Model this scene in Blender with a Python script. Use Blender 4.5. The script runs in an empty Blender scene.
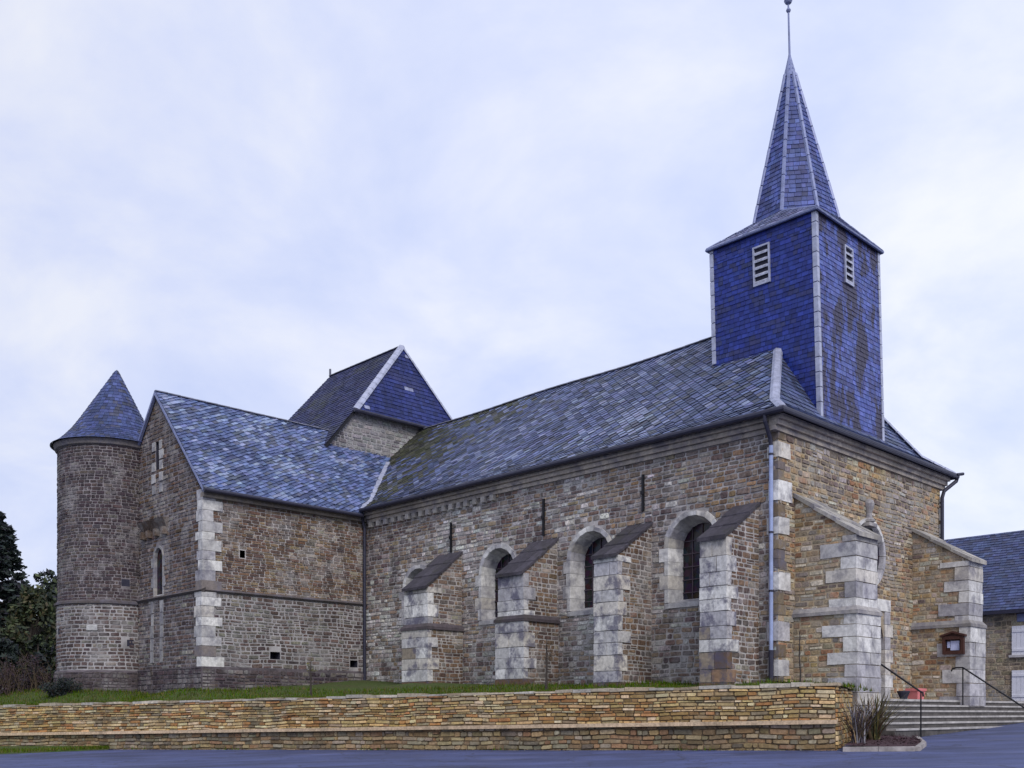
import bpy, math, random
from mathutils import Vector, noise
from mathutils.geometry import tessellate_polygon

sc = bpy.context.scene
R = random.Random(11)
U = R.uniform

# ------------------------------------------------------------------ camera
cam_d = bpy.data.cameras.new("camera")
cam = bpy.data.objects.new("camera", cam_d)
sc.collection.objects.link(cam)
cam.location = (0, 0, 0)                      # eye level is z = 0; the road under it is at -1.6
cam.rotation_euler = (math.radians(90), 0, 0)
cam_d.sensor_width = 36.0
cam_d.lens = 36.0 * 1017 / 1024
cam_d.shift_y = (713 - 384) / 1024.0
cam_d.clip_start = 0.1
cam_d.clip_end = 6000
sc.camera = cam

# ------------------------------------------------------------------ world: overcast, bluish
SUN_EL, SUN_AZ = math.radians(40), math.radians(162)    # azimuth from +Y towards +X
world = bpy.data.worlds.new("World")
sc.world = world
world.use_nodes = True
nt = world.node_tree
nt.nodes.clear()
def N(tree, typ, **kw):
    n = tree.nodes.new(typ)
    for k, v in kw.items():
        setattr(n, k, v)
    return n
out = N(nt, 'ShaderNodeOutputWorld')
bg = N(nt, 'ShaderNodeBackground')
bg.inputs['Strength'].default_value = 0.1
sky = N(nt, 'ShaderNodeTexSky', sky_type='NISHITA', sun_disc=False)
sky.sun_elevation = SUN_EL
sky.sun_rotation = SUN_AZ
tc = N(nt, 'ShaderNodeTexCoord')
sep = N(nt, 'ShaderNodeSeparateXYZ')
nt.links.new(tc.outputs['Generated'], sep.inputs[0])
def M_(op, a, b=None, tree=nt, clamp=False):
    m = N(tree, 'ShaderNodeMath', operation=op, use_clamp=clamp)
    for i, x in enumerate((a, b)):
        if x is None: continue
        if isinstance(x, (int, float)): m.inputs[i].default_value = x
        else: tree.links.new(x, m.inputs[i])
    return m.outputs[0]
zc = M_('ADD', M_('MAXIMUM', sep.outputs['Z'], 0.0), 0.38)
cx = M_('DIVIDE', sep.outputs['X'], zc)
cy = M_('DIVIDE', sep.outputs['Y'], zc)
cmb = N(nt, 'ShaderNodeCombineXYZ')
nt.links.new(cx, cmb.inputs[0]); nt.links.new(cy, cmb.inputs[1])
nz = N(nt, 'ShaderNodeTexNoise')
nz.inputs['Scale'].default_value = 3.0
nz.inputs['Detail'].default_value = 9
nz.inputs['Roughness'].default_value = 0.56
nz.inputs['Distortion'].default_value = 0.25
nt.links.new(cmb.outputs[0], nz.inputs['Vector'])
rmp = N(nt, 'ShaderNodeValToRGB')
rmp.color_ramp.elements[0].position = 0.36
rmp.color_ramp.elements[0].color = (4.8, 5.4, 7.6, 1)
rmp.color_ramp.elements[1].position = 0.66
rmp.color_ramp.elements[1].color = (6.8, 7.0, 7.8, 1)
e = rmp.color_ramp.elements.new(0.5); e.color = (5.6, 6.05, 7.8, 1)
nt.links.new(nz.outputs['Fac'], rmp.inputs[0])
# the cloud is thinner and brighter towards the hidden sun (right)
side = N(nt, 'ShaderNodeMapRange')
side.inputs['From Min'].default_value = -0.6; side.inputs['From Max'].default_value = 0.7
side.inputs['To Min'].default_value = 0.9; side.inputs['To Max'].default_value = 1.09
nt.links.new(sep.outputs['X'], side.inputs['Value'])
mul = N(nt, 'ShaderNodeVectorMath', operation='SCALE')
nt.links.new(rmp.outputs['Color'], mul.inputs[0]); nt.links.new(side.outputs[0], mul.inputs['Scale'])
mix = N(nt, 'ShaderNodeMix', data_type='RGBA')
mix.inputs['Factor'].default_value = 0.93
nt.links.new(sky.outputs[0], mix.inputs['A'])
nt.links.new(mul.outputs[0], mix.inputs['B'])
nt.links.new(mix.outputs['Result'], bg.inputs['Color'])
nt.links.new(bg.outputs[0], out.inputs[0])

sun_d = bpy.data.lights.new("sun", 'SUN')
sun_d.energy = 1.5
sun_d.angle = math.radians(25)
sun_d.color = (1.0, 0.95, 0.88)
sun = bpy.data.objects.new("sun", sun_d)
sc.collection.objects.link(sun)
d = Vector((math.sin(SUN_AZ) * math.cos(SUN_EL), math.cos(SUN_AZ) * math.cos(SUN_EL), math.sin(SUN_EL)))
sun.rotation_euler = d.to_track_quat('Z', 'Y').to_euler()

sc.view_settings.view_transform = 'Standard'
sc.view_settings.look = 'None'
sc.view_settings.exposure = 0.45
sc.view_settings.gamma = 1.0
sc.view_settings.use_curve_mapping = False

# ------------------------------------------------------------------ materials
def newmat(name):
    m = bpy.data.materials.new(name); m.use_nodes = True
    t = m.node_tree
    return m, t, t.nodes['Principled BSDF']

def mixrgb(t, fac, a, b, mode='MIX'):
    n = N(t, 'ShaderNodeMix', data_type='RGBA', blend_type=mode)
    for key, v in (('Factor', fac), ('A', a), ('B', b)):
        s = n.inputs[key]
        if isinstance(v, (int, float)): s.default_value = v
        elif isinstance(v, tuple): s.default_value = v if len(v) == 4 else (*v, 1)
        else: t.links.new(v, s)
    return n.outputs['Result']

def noise_out(t, scale, detail=4, rough=.6, vec=None, dist=0.):
    n = N(t, 'ShaderNodeTexNoise')
    n.inputs['Scale'].default_value = scale; n.inputs['Detail'].default_value = detail
    n.inputs['Roughness'].default_value = rough; n.inputs['Distortion'].default_value = dist
    if vec: t.links.new(vec, n.inputs['Vector'])
    return n.outputs['Fac']

def rng_(t, v, a, b, c, d_):
    n = N(t, 'ShaderNodeMapRange', clamp=True)
    n.inputs['From Min'].default_value = a; n.inputs['From Max'].default_value = b
    n.inputs['To Min'].default_value = c; n.inputs['To Max'].default_value = d_
    t.links.new(v, n.inputs['Value'])
    return n.outputs[0]

def objvec(t, scale=(1, 1, 1), loc=(0, 0, 0)):
    c = N(t, 'ShaderNodeTexCoord'); m = N(t, 'ShaderNodeMapping')
    m.inputs['Scale'].default_value = scale; m.inputs['Location'].default_value = loc
    t.links.new(c.outputs['Object'], m.inputs['Vector'])
    return m.outputs[0]

def bump(t, bsdf, h, strength, dist):
    b = N(t, 'ShaderNodeBump')
    b.inputs['Strength'].default_value = strength; b.inputs['Distance'].default_value = dist
    t.links.new(h, b.inputs['Height']); t.links.new(b.outputs[0], bsdf.inputs['Normal'])

def tinted(name, rough=.9, grain=14, lo=.62, hi=1.35, spec=.3, lichen=None, lich_amt=.5, lich_scale=.9, lich_th=(.5, .66),
           stain=None, stain_amt=.5, bmp=.5, bdist=.02, metallic=0., streak=0., lich_map=None):
    """colour comes from the mesh's own 'Col' attribute (one tone per stone, slate, leaf ...), weathered by noise"""
    m, t, b = newmat(name)
    a = N(t, 'ShaderNodeAttribute', attribute_name='Col')
    v = objvec(t)
    g = rng_(t, noise_out(t, grain, 5, .65, v), .28, .72, lo, hi)
    col = mixrgb(t, 1.0, a.outputs['Color'], g, 'MULTIPLY')
    if lichen:
        f = rng_(t, noise_out(t, lich_scale, 6, .68, objvec(t, lich_map, (2.3, .4, 5.1)) if lich_map else v), lich_th[0], lich_th[1], 0, lich_amt)
        col = mixrgb(t, f, col, lichen)
    if stain:
        v2 = objvec(t, (1, 1, .28), (3.1, 7.7, 1.3))
        f = rng_(t, noise_out(t, 1.3, 5, .65, v2), .52, .7, 0, stain_amt)
        col = mixrgb(t, f, col, stain)
    if streak:
        v3 = objvec(t, (5, 5, .4))
        f = rng_(t, noise_out(t, 1., 3, .6, v3), .45, .7, 0, streak)
        col = mixrgb(t, f, col, (.05, .05, .06))
    t.links.new(col, b.inputs['Base Color'])
    b.inputs['Roughness'].default_value = rough
    b.inputs['Specular IOR Level'].default_value = spec
    b.inputs['Metallic'].default_value = metallic
    if bmp: bump(t, b, noise_out(t, grain * 2.2, 5, .6, v), bmp, bdist)
    return m

def plain(name, c, rough=.6, metallic=0., lo=.75, hi=1.2, scale=6, spec=.4, bmp=.15):
    m, t, b = newmat(name)
    v = objvec(t)
    g = rng_(t, noise_out(t, scale, 5, .65, v), .3, .7, lo, hi)
    t.links.new(mixrgb(t, 1.0, c, g, 'MULTIPLY'), b.inputs['Base Color'])
    b.inputs['Roughness'].default_value = rough; b.inputs['Metallic'].default_value = metallic
    b.inputs['Specular IOR Level'].default_value = spec
    if bmp: bump(t, b, noise_out(t, scale * 4, 4, .6, v), bmp, .01)
    return m

MAT = {}
def sh(c, k): return tuple(x * k for x in c)
MAT['stone'] = tinted('rubble_stone', lo=.38, hi=1.5, lichen=(.36, .35, .35), lich_amt=.55, lich_scale=1.1, stain=(.04, .034, .04), stain_amt=.75)
MAT['stone_ochre'] = tinted('ochre_rubble_stone', lo=.4, hi=1.5, lichen=(.33, .31, .28), lich_amt=.65, lich_th=(.47, .64), stain=(.07, .05, .035), stain_amt=.5)
MAT['stone_yard'] = tinted('yard_wall_stone', lichen=(.36, .33, .25), lich_amt=.4, lich_scale=2.0, lich_th=(.52, .7), stain=(.05, .045, .03), stain_amt=.6)
MAT['ashlar_mottled'] = tinted('lichen_mottled_dressed_stone', grain=9, lo=.65, hi=1.25, lichen=(.09, .085, .14), lich_amt=.8, lich_scale=2.1, lich_th=(.48, .6), stain=(.12, .11, .10), stain_amt=.5, bmp=.4)
MAT['ashlar'] = tinted('pale_dressed_stone', grain=9, lo=.72, hi=1.2, lichen=(.14, .135, .18), lich_amt=.75, lich_scale=2.2, lich_th=(.47, .66), stain=(.12, .11, .10), stain_amt=.45, bmp=.35)
MAT['mortar'] = plain('lime_mortar', (.38, .355, .345), .95, lo=.45, hi=1.4, scale=2.2, bmp=.5)
MAT['mortar_grey'] = plain('grey_lime_mortar', (.215, .195, .205), .95, lo=.5, hi=1.4, scale=2.2, bmp=.5)
MAT['mortar_yard'] = plain('dirty_joint_earth', (.14, .10, .06), .95, lo=.4, hi=1.5, scale=3, bmp=.6)
MAT['mortar_dark'] = plain('damp_dark_mortar', (.10, .085, .095), .95, lo=.5, hi=1.5, scale=2.5, bmp=.5)
MAT['mortar_pale'] = plain('pale_lime_mortar', (.34, .325, .33), .95, lo=.55, hi=1.3, scale=2.0, bmp=.5)
MAT['mortar_ochre'] = plain('ochre_mortar', (.38, .31, .22), .95, lo=.5, hi=1.35, scale=2.4, bmp=.5)
MAT['slate'] = tinted('weathered_slate', rough=.55, grain=7, lo=.7, hi=1.35, spec=.45, lichen=(.075, .08, .09), lich_amt=.35, lich_scale=.5, lich_th=(.55, .72), bmp=.25, bdist=.01)
MAT['slate_blue'] = tinted('blue_slate', rough=.5, grain=5, lo=.6, hi=1.35, spec=.35, lichen=(.035, .035, .09), lich_amt=.5, lich_scale=.9, lich_th=(.55, .7), bmp=.2, bdist=.008)
MAT['slate_patch'] = tinted('patchy_blue_slate', rough=.5, grain=5, lo=.75, hi=1.25, spec=.4, lichen=(.034, .027, .05), lich_amt=.92, lich_scale=.95, lich_th=(.49, .535), bmp=.2, bdist=.008, lich_map=(1.5, 1, .55))
MAT['slate_ridge'] = plain('grey_ridge_tiles', (.12, .125, .17), .8, lo=.6, hi=1.4, scale=3)
MAT['slate_cap'] = tinted('dark_slab', rough=.8, grain=7, lo=.6, hi=1.3, spec=.25, lichen=(.05, .05, .03), lich_amt=.4, lich_scale=1.5, bmp=.3, bdist=.01)
MAT['slate_moss'] = tinted('mossy_slate', rough=.7, grain=6, lo=.6, hi=1.3, spec=.3, lichen=(.07, .075, .04), lich_amt=.55, lich_scale=.6, lich_th=(.5, .66), bmp=.3, bdist=.01)
MAT['slate_back'] = plain('slate_underlay', (.03, .03, .05), .9, bmp=0)  # slate underlay; also the painted shade inside the gable slit
MAT['zinc'] = plain('weathered_zinc', (.42, .44, .56), .45, .35, lo=.7, hi=1.2, scale=5)
MAT['zinc_slat'] = plain('grimy_zinc_slats', (.50, .52, .64), .6, .2, lo=.5, hi=1.25, scale=8)
MAT['zinc_dark'] = plain('dark_zinc_gutter', (.035, .035, .06), .5, .2, scale=5)
MAT['iron'] = plain('black_iron', (.012, .012, .016), .5, .3)
MAT['glaze_bar'] = plain('rusty_bar', (.075, .055, .07), .8, scale=10)
MAT['lead'] = plain('lead_sheet', (.22, .25, .42), .5, .2)
MAT['pipe_blue'] = plain('zinc_downpipe', (.33, .39, .60), .42, .3, scale=3)
MAT['wood_dark'] = plain('stained_wood', (.06, .022, .016), .6, scale=9)
MAT['paper'] = plain('notice_paper', (.55, .6, .85), .5, lo=.92, hi=1.05)
MAT['white_paint'] = plain('white_painted_wood', (.72, .72, .78), .55, lo=.9, hi=1.05)
MAT['pink'] = plain('coral_painted_pot', (.62, .19, .19), .6, lo=.85, hi=1.1)
MAT['soil'] = plain('dark_mulch', (.045, .022, .028), .95, lo=.4, hi=1.9, scale=14, bmp=1.)
MAT['kerb_dull'] = plain('weathered_kerb_concrete', (.33, .30, .29), .9, lo=.5, hi=1.25, scale=5)
MAT['kerbstone'] = plain('pale_kerb_concrete', (.48, .46, .46), .85)
MAT['step_tread'] = plain('worn_step_stone', (.44, .42, .41), .85, lo=.55, hi=1.15, scale=2.5, bmp=.4)
MAT['step_riser'] = plain('dark_step_riser', (.085, .078, .075), .9, lo=.5, hi=1.4, scale=4, bmp=.4)
MAT['render_wall'] = plain('grey_render', (.15, .125, .10), .95, lo=.6, hi=1.3, scale=1.5, bmp=.6)
MAT['bark'] = plain('bark', (.05, .04, .035), .9, scale=12, bmp=.8)
MAT['twig'] = plain('young_bark', (.09, .065, .04), .9, scale=12, bmp=.3)
MAT['leaf'] = tinted('foliage', rough=.65, grain=3, lo=.7, hi=1.3, spec=.3, bmp=0)
MAT['grass'] = tinted('grass_blades', rough=1., grain=2, lo=.6, hi=1.3, spec=.03, bmp=0)

def glass_mat():
    m, t, b = newmat('leaded_dark_glass')
    v = objvec(t)
    w = N(t, 'ShaderNodeTexVoronoi', feature='DISTANCE_TO_EDGE'); w.inputs['Scale'].default_value = 5.5
    t.links.new(v, w.inputs['Vector'])
    f = rng_(t, w.outputs['Distance'], .02, .05, 0, 1)
    cell = N(t, 'ShaderNodeTexVoronoi'); cell.inputs['Scale'].default_value = 5.5
    t.links.new(v, cell.inputs['Vector'])
    tint = mixrgb(t, .25, (.018, .010, .022), cell.outputs['Color'])
    tint = mixrgb(t, 1., tint, (.12, .08, .14), 'MULTIPLY')
    t.links.new(mixrgb(t, f, (.012, .012, .014), tint), b.inputs['Base Color'])
    b.inputs['Roughness'].default_value = .22
    b.inputs['Specular IOR Level'].default_value = .35
    return m
MAT['glass'] = glass_mat()

def asphalt_mat():
    m, t, b = newmat('asphalt')
    v = objvec(t)
    g = rng_(t, noise_out(t, 38, 4, .75, v), .3, .7, .72, 1.3)
    p = rng_(t, noise_out(t, .45, 5, .6, objvec(t, (1, 2.6, 1)), .4), .35, .68, .6, 1.4)
    col = mixrgb(t, 1., (.050, .064, .155), g, 'MULTIPLY')
    col = mixrgb(t, 1., col, p, 'MULTIPLY')
    w = N(t, 'ShaderNodeTexVoronoi', feature='DISTANCE_TO_EDGE'); w.inputs['Scale'].default_value = .42
    dn = N(t, 'ShaderNodeTexNoise'); dn.inputs['Scale'].default_value = 1.6; t.links.new(v, dn.inputs['Vector'])
    ad = N(t, 'ShaderNodeVectorMath', operation='ADD'); t.links.new(v, ad.inputs[0]); t.links.new(dn.outputs['Color'], ad.inputs[1])
    t.links.new(ad.outputs[0], w.inputs['Vector'])
    col = mixrgb(t, rng_(t, w.outputs['Distance'], .004, .014, .65, 0), col, (.02, .022, .04))
    st = rng_(t, noise_out(t, .9, 6, .7, objvec(t, (.5, 3., 1), (4, 1, 0))), .55, .72, 0, .55)
    col = mixrgb(t, st, col, (.15, .16, .27))
    t.links.new(col, b.inputs['Base Color'])
    b.inputs['Roughness'].default_value = .75
    bump(t, b, noise_out(t, 60, 3, .7, v), .5, .01)
    return m
MAT['asphalt'] = asphalt_mat()

def turf_mat(name, a, c):
    m, t, b = newmat(name)
    v = objvec(t)
    f = rng_(t, noise_out(t, 1.1, 6, .65, v), .38, .66, 0, 1)
    g = rng_(t, noise_out(t, 22, 5, .7, v), .3, .7, .5, 1.5)
    t.links.new(mixrgb(t, 1., mixrgb(t, f, a, c), g, 'MULTIPLY'), b.inputs['Base Color'])
    b.inputs['Roughness'].default_value = .95
    bump(t, b, noise_out(t, 18, 4, .7, v), .8, .05)
    return m
MAT['turf'] = turf_mat('churchyard_turf', (.045, .085, .005), (.06, .062, .015))
MAT['hill_wood'] = turf_mat('wooded_hillside', (.025, .035, .03), (.05, .05, .04))
MAT['field'] = turf_mat('field_turf', (.05, .08, .02), (.07, .07, .03))

# ------------------------------------------------------------------ mesh builder
class MB:
    def __init__(s): s.v = []; s.f = []; s.m = []; s.c = []
    def face(s, pts, mi=0, col=(1, 1, 1)):
        k = len(s.v); s.v.extend(tuple(p) for p in pts)
        s.f.append(tuple(range(k, k + len(pts)))); s.m.append(mi); s.c.append(col)
    def hexa(s, p, mi=0, col=(1, 1, 1)):
        k = len(s.v); s.v.extend(tuple(q) for q in p)
        for q in ((3, 2, 1, 0), (4, 5, 6, 7), (0, 1, 5, 4), (1, 2, 6, 5), (2, 3, 7, 6), (3, 0, 4, 7)):
            s.f.append(tuple(k + i for i in q)); s.m.append(mi); s.c.append(col)
    def box(s, x0, x1, y0, y1, z0, z1, mi=0, col=(1, 1, 1), j=0.):
        p = [(x0, y0, z0), (x1, y0, z0), (x1, y1, z0), (x0, y1, z0), (x0, y0, z1), (x1, y0, z1), (x1, y1, z1), (x0, y1, z1)]
        if j: p = [(a + U(-j, j), b + U(-j, j), c + U(-j, j)) for a, b, c in p]
        s.hexa(p, mi, col)
    def tube(s, pts, r, n=8, mi=0, col=(1, 1, 1), cap=True):
        pts = [Vector(p) for p in pts]; rings = []
        if not isinstance(r, (list, tuple)): r = [r] * len(pts)
        ref = None
        for i, p in enumerate(pts):
            a = pts[max(0, i - 1)]; b = pts[min(len(pts) - 1, i + 1)]
            t = (b - a).normalized()
            if ref is None:
                ref = t.orthogonal().normalized()
            x = (ref - t * ref.dot(t)).normalized() if (ref - t * ref.dot(t)).length > 1e-6 else t.orthogonal().normalized()
            ref = x; y = t.cross(x)
            k = len(s.v)
            for q in range(n):
                an = 2 * math.pi * q / n
                s.v.append(tuple(p + (x * math.cos(an) + y * math.sin(an)) * r[i]))
            rings.append(k)
        for a, b in zip(rings, rings[1:]):
            for q in range(n):
                s.f.append((a + q, a + (q + 1) % n, b + (q + 1) % n, b + q)); s.m.append(mi); s.c.append(col)
        if cap:
            for k in (rings[0], rings[-1]):
                s.f.append(tuple(range(k, k + n))); s.m.append(mi); s.c.append(col)
    def lathe(s, cx, cy, prof, n=32, mi=0, col=(1, 1, 1), lean=None):
        rings = []
        for r, z in prof:
            k = len(s.v)
            dx, dy = lean(z) if lean else (0, 0)
            for q in range(n):
                a = 2 * math.pi * q / n
                s.v.append((cx + dx + r * math.cos(a), cy + dy + r * math.sin(a), z))
            rings.append(k)
        for a, b in zip(rings, rings[1:]):
            for q in range(n):
                s.f.append((a + q, a + (q + 1) % n, b + (q + 1) % n, b + q)); s.m.append(mi); s.c.append(col)
    def polyholes(s, M, outer, holes, mi=0, col=(1, 1, 1)):
        loops = [[Vector((a, b, 0)) for a, b in l] for l in [outer] + holes]
        flat = [p for l in loops for p in l]
        k = len(s.v); s.v.extend(tuple(M(p.x, p.y, 0)) for p in flat)
        for t in tessellate_polygon(loops):
            s.f.append(tuple(k + i for i in t)); s.m.append(mi); s.c.append(col)
    def build(s, name, mats, parent=None, z=None, smooth=False, shift=None):
        me = bpy.data.meshes.new(name)
        vs = [shift(*v) for v in s.v] if shift else s.v
        me.from_pydata(vs, [], s.f)
        mats = mats if isinstance(mats, (list, tuple)) else [mats]
        for m in mats: me.materials.append(MAT[m])
        me.polygons.foreach_set('material_index', s.m)
        at = me.attributes.new('Col', 'FLOAT_COLOR', 'FACE')
        at.data.foreach_set('color', [x for c in s.c for x in (c[0], c[1], c[2], 1.0)])
        if smooth: me.polygons.foreach_set('use_smooth', [True] * len(s.f))
        me.update()
        o = bpy.data.objects.new(name, me); sc.collection.objects.link(o)
        if parent:
            o.parent = parent
            o.location = (0, 0, -parent.get('zoff', 0.0)) if parent.type == 'EMPTY' else (0, 0, 0)
        return o

def tag(o, label=None, cat=None, group=None, kind=None):
    if label: o['label'] = label
    if cat: o['category'] = cat
    if group: o['group'] = group
    if kind: o['kind'] = kind
    return o
def empty(name, loc, rz=0., zoff=0.):
    o = bpy.data.objects.new(name, None); sc.collection.objects.link(o)
    o.location = loc; o.rotation_euler = (0, 0, rz); o.empty_display_size = .3
    if zoff: o['zoff'] = zoff
    return o

def plane(O, S, T, Nn):
    O, S, T, Nn = map(Vector, (O, S, T, Nn))
    return lambda s, t, h=0.: O + S * s + T * t + Nn * h

def area2(p): return sum(p[i][0] * p[(i + 1) % len(p)][1] - p[(i + 1) % len(p)][0] * p[i][1] for i in range(len(p)))
def ccw(p): return p if area2(p) > 0 else p[::-1]
def clip(sub, poly):
    for i in range(len(poly)):
        if not sub: return []
        a, b = poly[i], poly[(i + 1) % len(poly)]
        ex, ey = b[0] - a[0], b[1] - a[1]
        dd = [ex * (p[1] - a[1]) - ey * (p[0] - a[0]) for p in sub]
        o = []
        for j in range(len(sub)):
            k = (j + 1) % len(sub)
            if dd[j] >= 0: o.append(sub[j])
            if (dd[j] >= 0) != (dd[k] >= 0):
                w = dd[j] / (dd[j] - dd[k])
                o.append((sub[j][0] + w * (sub[k][0] - sub[j][0]), sub[j][1] + w * (sub[k][1] - sub[j][1])))
        sub = o
    return sub
def inside(p, poly):
    for i in range(len(poly)):
        a, b = poly[i], poly[(i + 1) % len(poly)]
        if (b[0] - a[0]) * (p[1] - a[1]) - (b[1] - a[1]) * (p[0] - a[0]) < 0: return False
    return True
def extent(poly, t0, t1):
    xs = []
    c = clip([(-1e3, t0), (1e3, t0), (1e3, t1), (-1e3, t1)], poly)
    xs = [p[0] for p in c]
    return (min(xs), max(xs)) if xs else None

def stones(mb, M, poly, colf, ch=(.09, .17), cw=(.14, .46), gap=.022, proud=(.008, .03), holes=(), mi=1, wave=.02):
    """rubble masonry: every stone a small block standing proud of the mortar bed"""
    poly = ccw(poly)
    tmin = min(p[1] for p in poly); tmax = max(p[1] for p in poly)
    t = tmin; sd = U(0, 99)
    while t < tmax - .02:
        h = U(*ch); t1 = min(t + h, tmax)
        if tmax - t1 < .05: t1 = tmax
        ex = extent(poly, t, t1)
        if ex is None: t = t1; continue
        segs = [ex]
        for hf in holes:
            iv = hf(t, t1)
            if not iv: continue
            ns = []
            for a, b in segs:
                if iv[1] <= a or iv[0] >= b: ns.append((a, b)); continue
                if iv[0] > a: ns.append((a, iv[0]))
                if iv[1] < b: ns.append((iv[1], b))
            segs = ns
        for a, b in segs:
            s = a
            while s < b - .03:
                w = U(*cw) * (1.0 if R.random() > .2 else .55)
                s1 = s + w
                if b - s1 < .09: s1 = b
                x0, x1 = s + gap / 2, s1 - gap / 2
                y0, y1 = t + gap / 2, t1 - gap / 2
                if R.random() < .10 and y1 - y0 > .1:        # a thin pair instead of one stone
                    ym = y0 + (y1 - y0) * U(.4, .6)
                    cells = ((x0, x1, y0, ym - gap * .4), (x0, x1, ym + gap * .4, y1))
                else: cells = ((x0, x1, y0, y1),)
                for (a0, a1, b0, b1) in cells:
                    ww, hh = a1 - a0, b1 - b0
                    if ww < .02 or hh < .02: continue
                    q = min(ww, hh)
                    c = [q * U(.08, .34) for _ in range(4)]
                    k = [q * U(.06, .24) for _ in range(4)]
                    o = [(a0 + c[0], b0), (a1 - c[1], b0), (a1, b0 + k[1]), (a1, b1 - k[2]), (a1 - c[2], b1), (a0 + c[3], b1), (a0, b1 - k[3]), (a0, b0 + k[0])]
                    j = min(.012, q * .08)
                    o = [(p[0] + U(-j, j), p[1] + U(-j, j)) for p in o]
                    if not all(inside(p, poly) for p in o):
                        o = clip(o, poly)
                        if len(o) < 3: continue
                    cxm = sum(p[0] for p in o) / len(o); cym = sum(p[1] for p in o) / len(o)
                    pr = U(*proud); tx, ty = U(-.05, .05), U(-.08, .05)
                    col = colf(cxm, cym)
                    wv = lambda p: p[1] + wave * noise.noise((p[0] * .9 + sd, p[1] * .6, sd))
                    base = len(mb.v); n = len(o)
                    for p in o: mb.v.append(tuple(M(p[0], wv(p), -.004)))
                    for p in o:
                        ix, iy = cxm + (p[0] - cxm) * .88, cym + (p[1] - cym) * .82
                        mb.v.append(tuple(M(ix, wv((ix, iy)), max(.004, pr + tx * (ix - cxm) + ty * (iy - cym)))))
                    mb.f.append(tuple(range(base + n, base + 2 * n))); mb.m.append(mi); mb.c.append(col)
                    for i in range(n):
                        i2 = (i + 1) % n
                        mb.f.append((base + i, base + i2, base + n + i2, base + n + i)); mb.m.append(mi); mb.c.append(col)
                s = s1
        t = t1

def slates(mb, M, poly, colf, w=.24, e=.17, lift=.022, mi=1, jag=.012, rot=0., dia=0):
    if rot:                                   # courses laid on a slant
        cr, sr = math.cos(rot), math.sin(rot); M0 = M
        poly = [(p[0] * cr + p[1] * sr, -p[0] * sr + p[1] * cr) for p in poly]
        M = lambda s, t, h=0.: M0(s * cr - t * sr, s * sr + t * cr, h)
    _slates(mb, M, poly, colf, w, e, lift, mi, jag, dia)
def _slates(mb, M, poly, colf, w, e, lift, mi, jag, dia):
    """slating: every slate a thin tilted plate, lower edge lifted over the course below"""
    poly = ccw(poly)
    tmin = min(p[1] for p in poly); tmax = max(p[1] for p in poly)
    t = tmin; row = 0
    while t < tmax - .01:
        t1 = t + e * U(.96, 1.04)
        ex = extent(poly, t, min(t1, tmax))
        if ex is None: t = t1; continue
        s = math.floor(ex[0] / w) * w + U(-.02, .02) if dia else ex[0] - U(0, w)
        while s < ex[1]:
            s1 = s + w * (U(.94, 1.06) if dia else U(.75, 1.25))
            if dia: s1 = (math.floor(s / w + .5) + 1) * w + U(-.02, .02)
            tj = t - (U(0, jag) if row else 0)
            o = [(s + .004, tj), (s1 - .004, tj), (s1 - .004, t1 + .01), (s + .004, t1 + .01)]
            if not all(inside(p, poly) for p in o): o = clip(o, poly)
            if len(o) >= 3 and abs(area2(o)) > 1e-4:
                l = lift * U(.7, 1.35); tw = U(-.025, .025)
                cm = (s + s1) / 2
                if dia: hh = [.003 + l * max(0., 1 - ((p[1] - tj) + ((s1 - p[0]) if dia < 0 else (p[0] - s))) / (2 * e)) + tw * (p[0] - cm) for p in o]
                else: hh = [.003 + l * max(0., 1 - (p[1] - tj) / (e * 1.1)) + tw * (p[0] - cm) for p in o]
                col = colf(cm, t)
                mb.face([M(p[0], p[1], max(h, .002)) for p, h in zip(o, hh)], mi, col)
                for i in range(len(o)):
                    p, q = o[i], o[(i + 1) % len(o)]
                    if abs(p[1] - tj) < 1e-5 and abs(q[1] - tj) < 1e-5:
                        mb.face([M(p[0], p[1], 0), M(q[0], q[1], 0), M(q[0], q[1], hh[(i + 1) % len(o)]), M(p[0], p[1], hh[i])], mi, col)
            s = s1
        t = t1; row += 1

def pickf(pal, var=.25, fr=.35, light=None):
    """pick a stone tone; neighbouring stones lean to the same tones"""
    sd = U(0, 100)
    def f(s, t):
        n = noise.noise((s * fr + sd, t * fr * 1.4, sd)) * .8 + U(-.55, .55)
        i = int(max(0, min(len(pal) - 1, (n + .75) / 1.5 * len(pal))))
        if R.random() < .22: i = R.randrange(len(pal))
        k = 1 + U(-var, var)
        return tuple(x * k * U(.94, 1.06) for x in pal[i])
    return f

P_NAVE = [(0.14, 0.099, 0.095), (0.222, 0.156, 0.123), (0.189, 0.152, 0.14), (0.296, 0.222, 0.156), (0.313, 0.271, 0.246), (0.427, 0.403, 0.378), (0.559, 0.534, 0.509)]
P_FAC = [(0.171, 0.128, 0.11), (0.281, 0.183, 0.104), (0.378, 0.256, 0.134), (0.439, 0.329, 0.195), (0.329, 0.262, 0.195), (0.329, 0.183, 0.104), (0.512, 0.464, 0.378), (0.244, 0.213, 0.195), (0.366, 0.329, 0.287)]
P_TRUP = [(0.103, 0.067, 0.057), (0.175, 0.108, 0.067), (0.15, 0.093, 0.072), (0.217, 0.155, 0.098), (0.175, 0.144, 0.124), (0.299, 0.248, 0.196)]
P_TRLOW = [(0.075, 0.054, 0.054), (0.108, 0.075, 0.066), (0.133, 0.095, 0.083), (0.174, 0.157, 0.142), (0.216, 0.196, 0.167)]
P_TOWER = [(0.055, 0.038, 0.046), (0.076, 0.054, 0.055), (0.068, 0.055, 0.062), (0.103, 0.079, 0.071), (0.143, 0.127, 0.119)]
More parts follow.
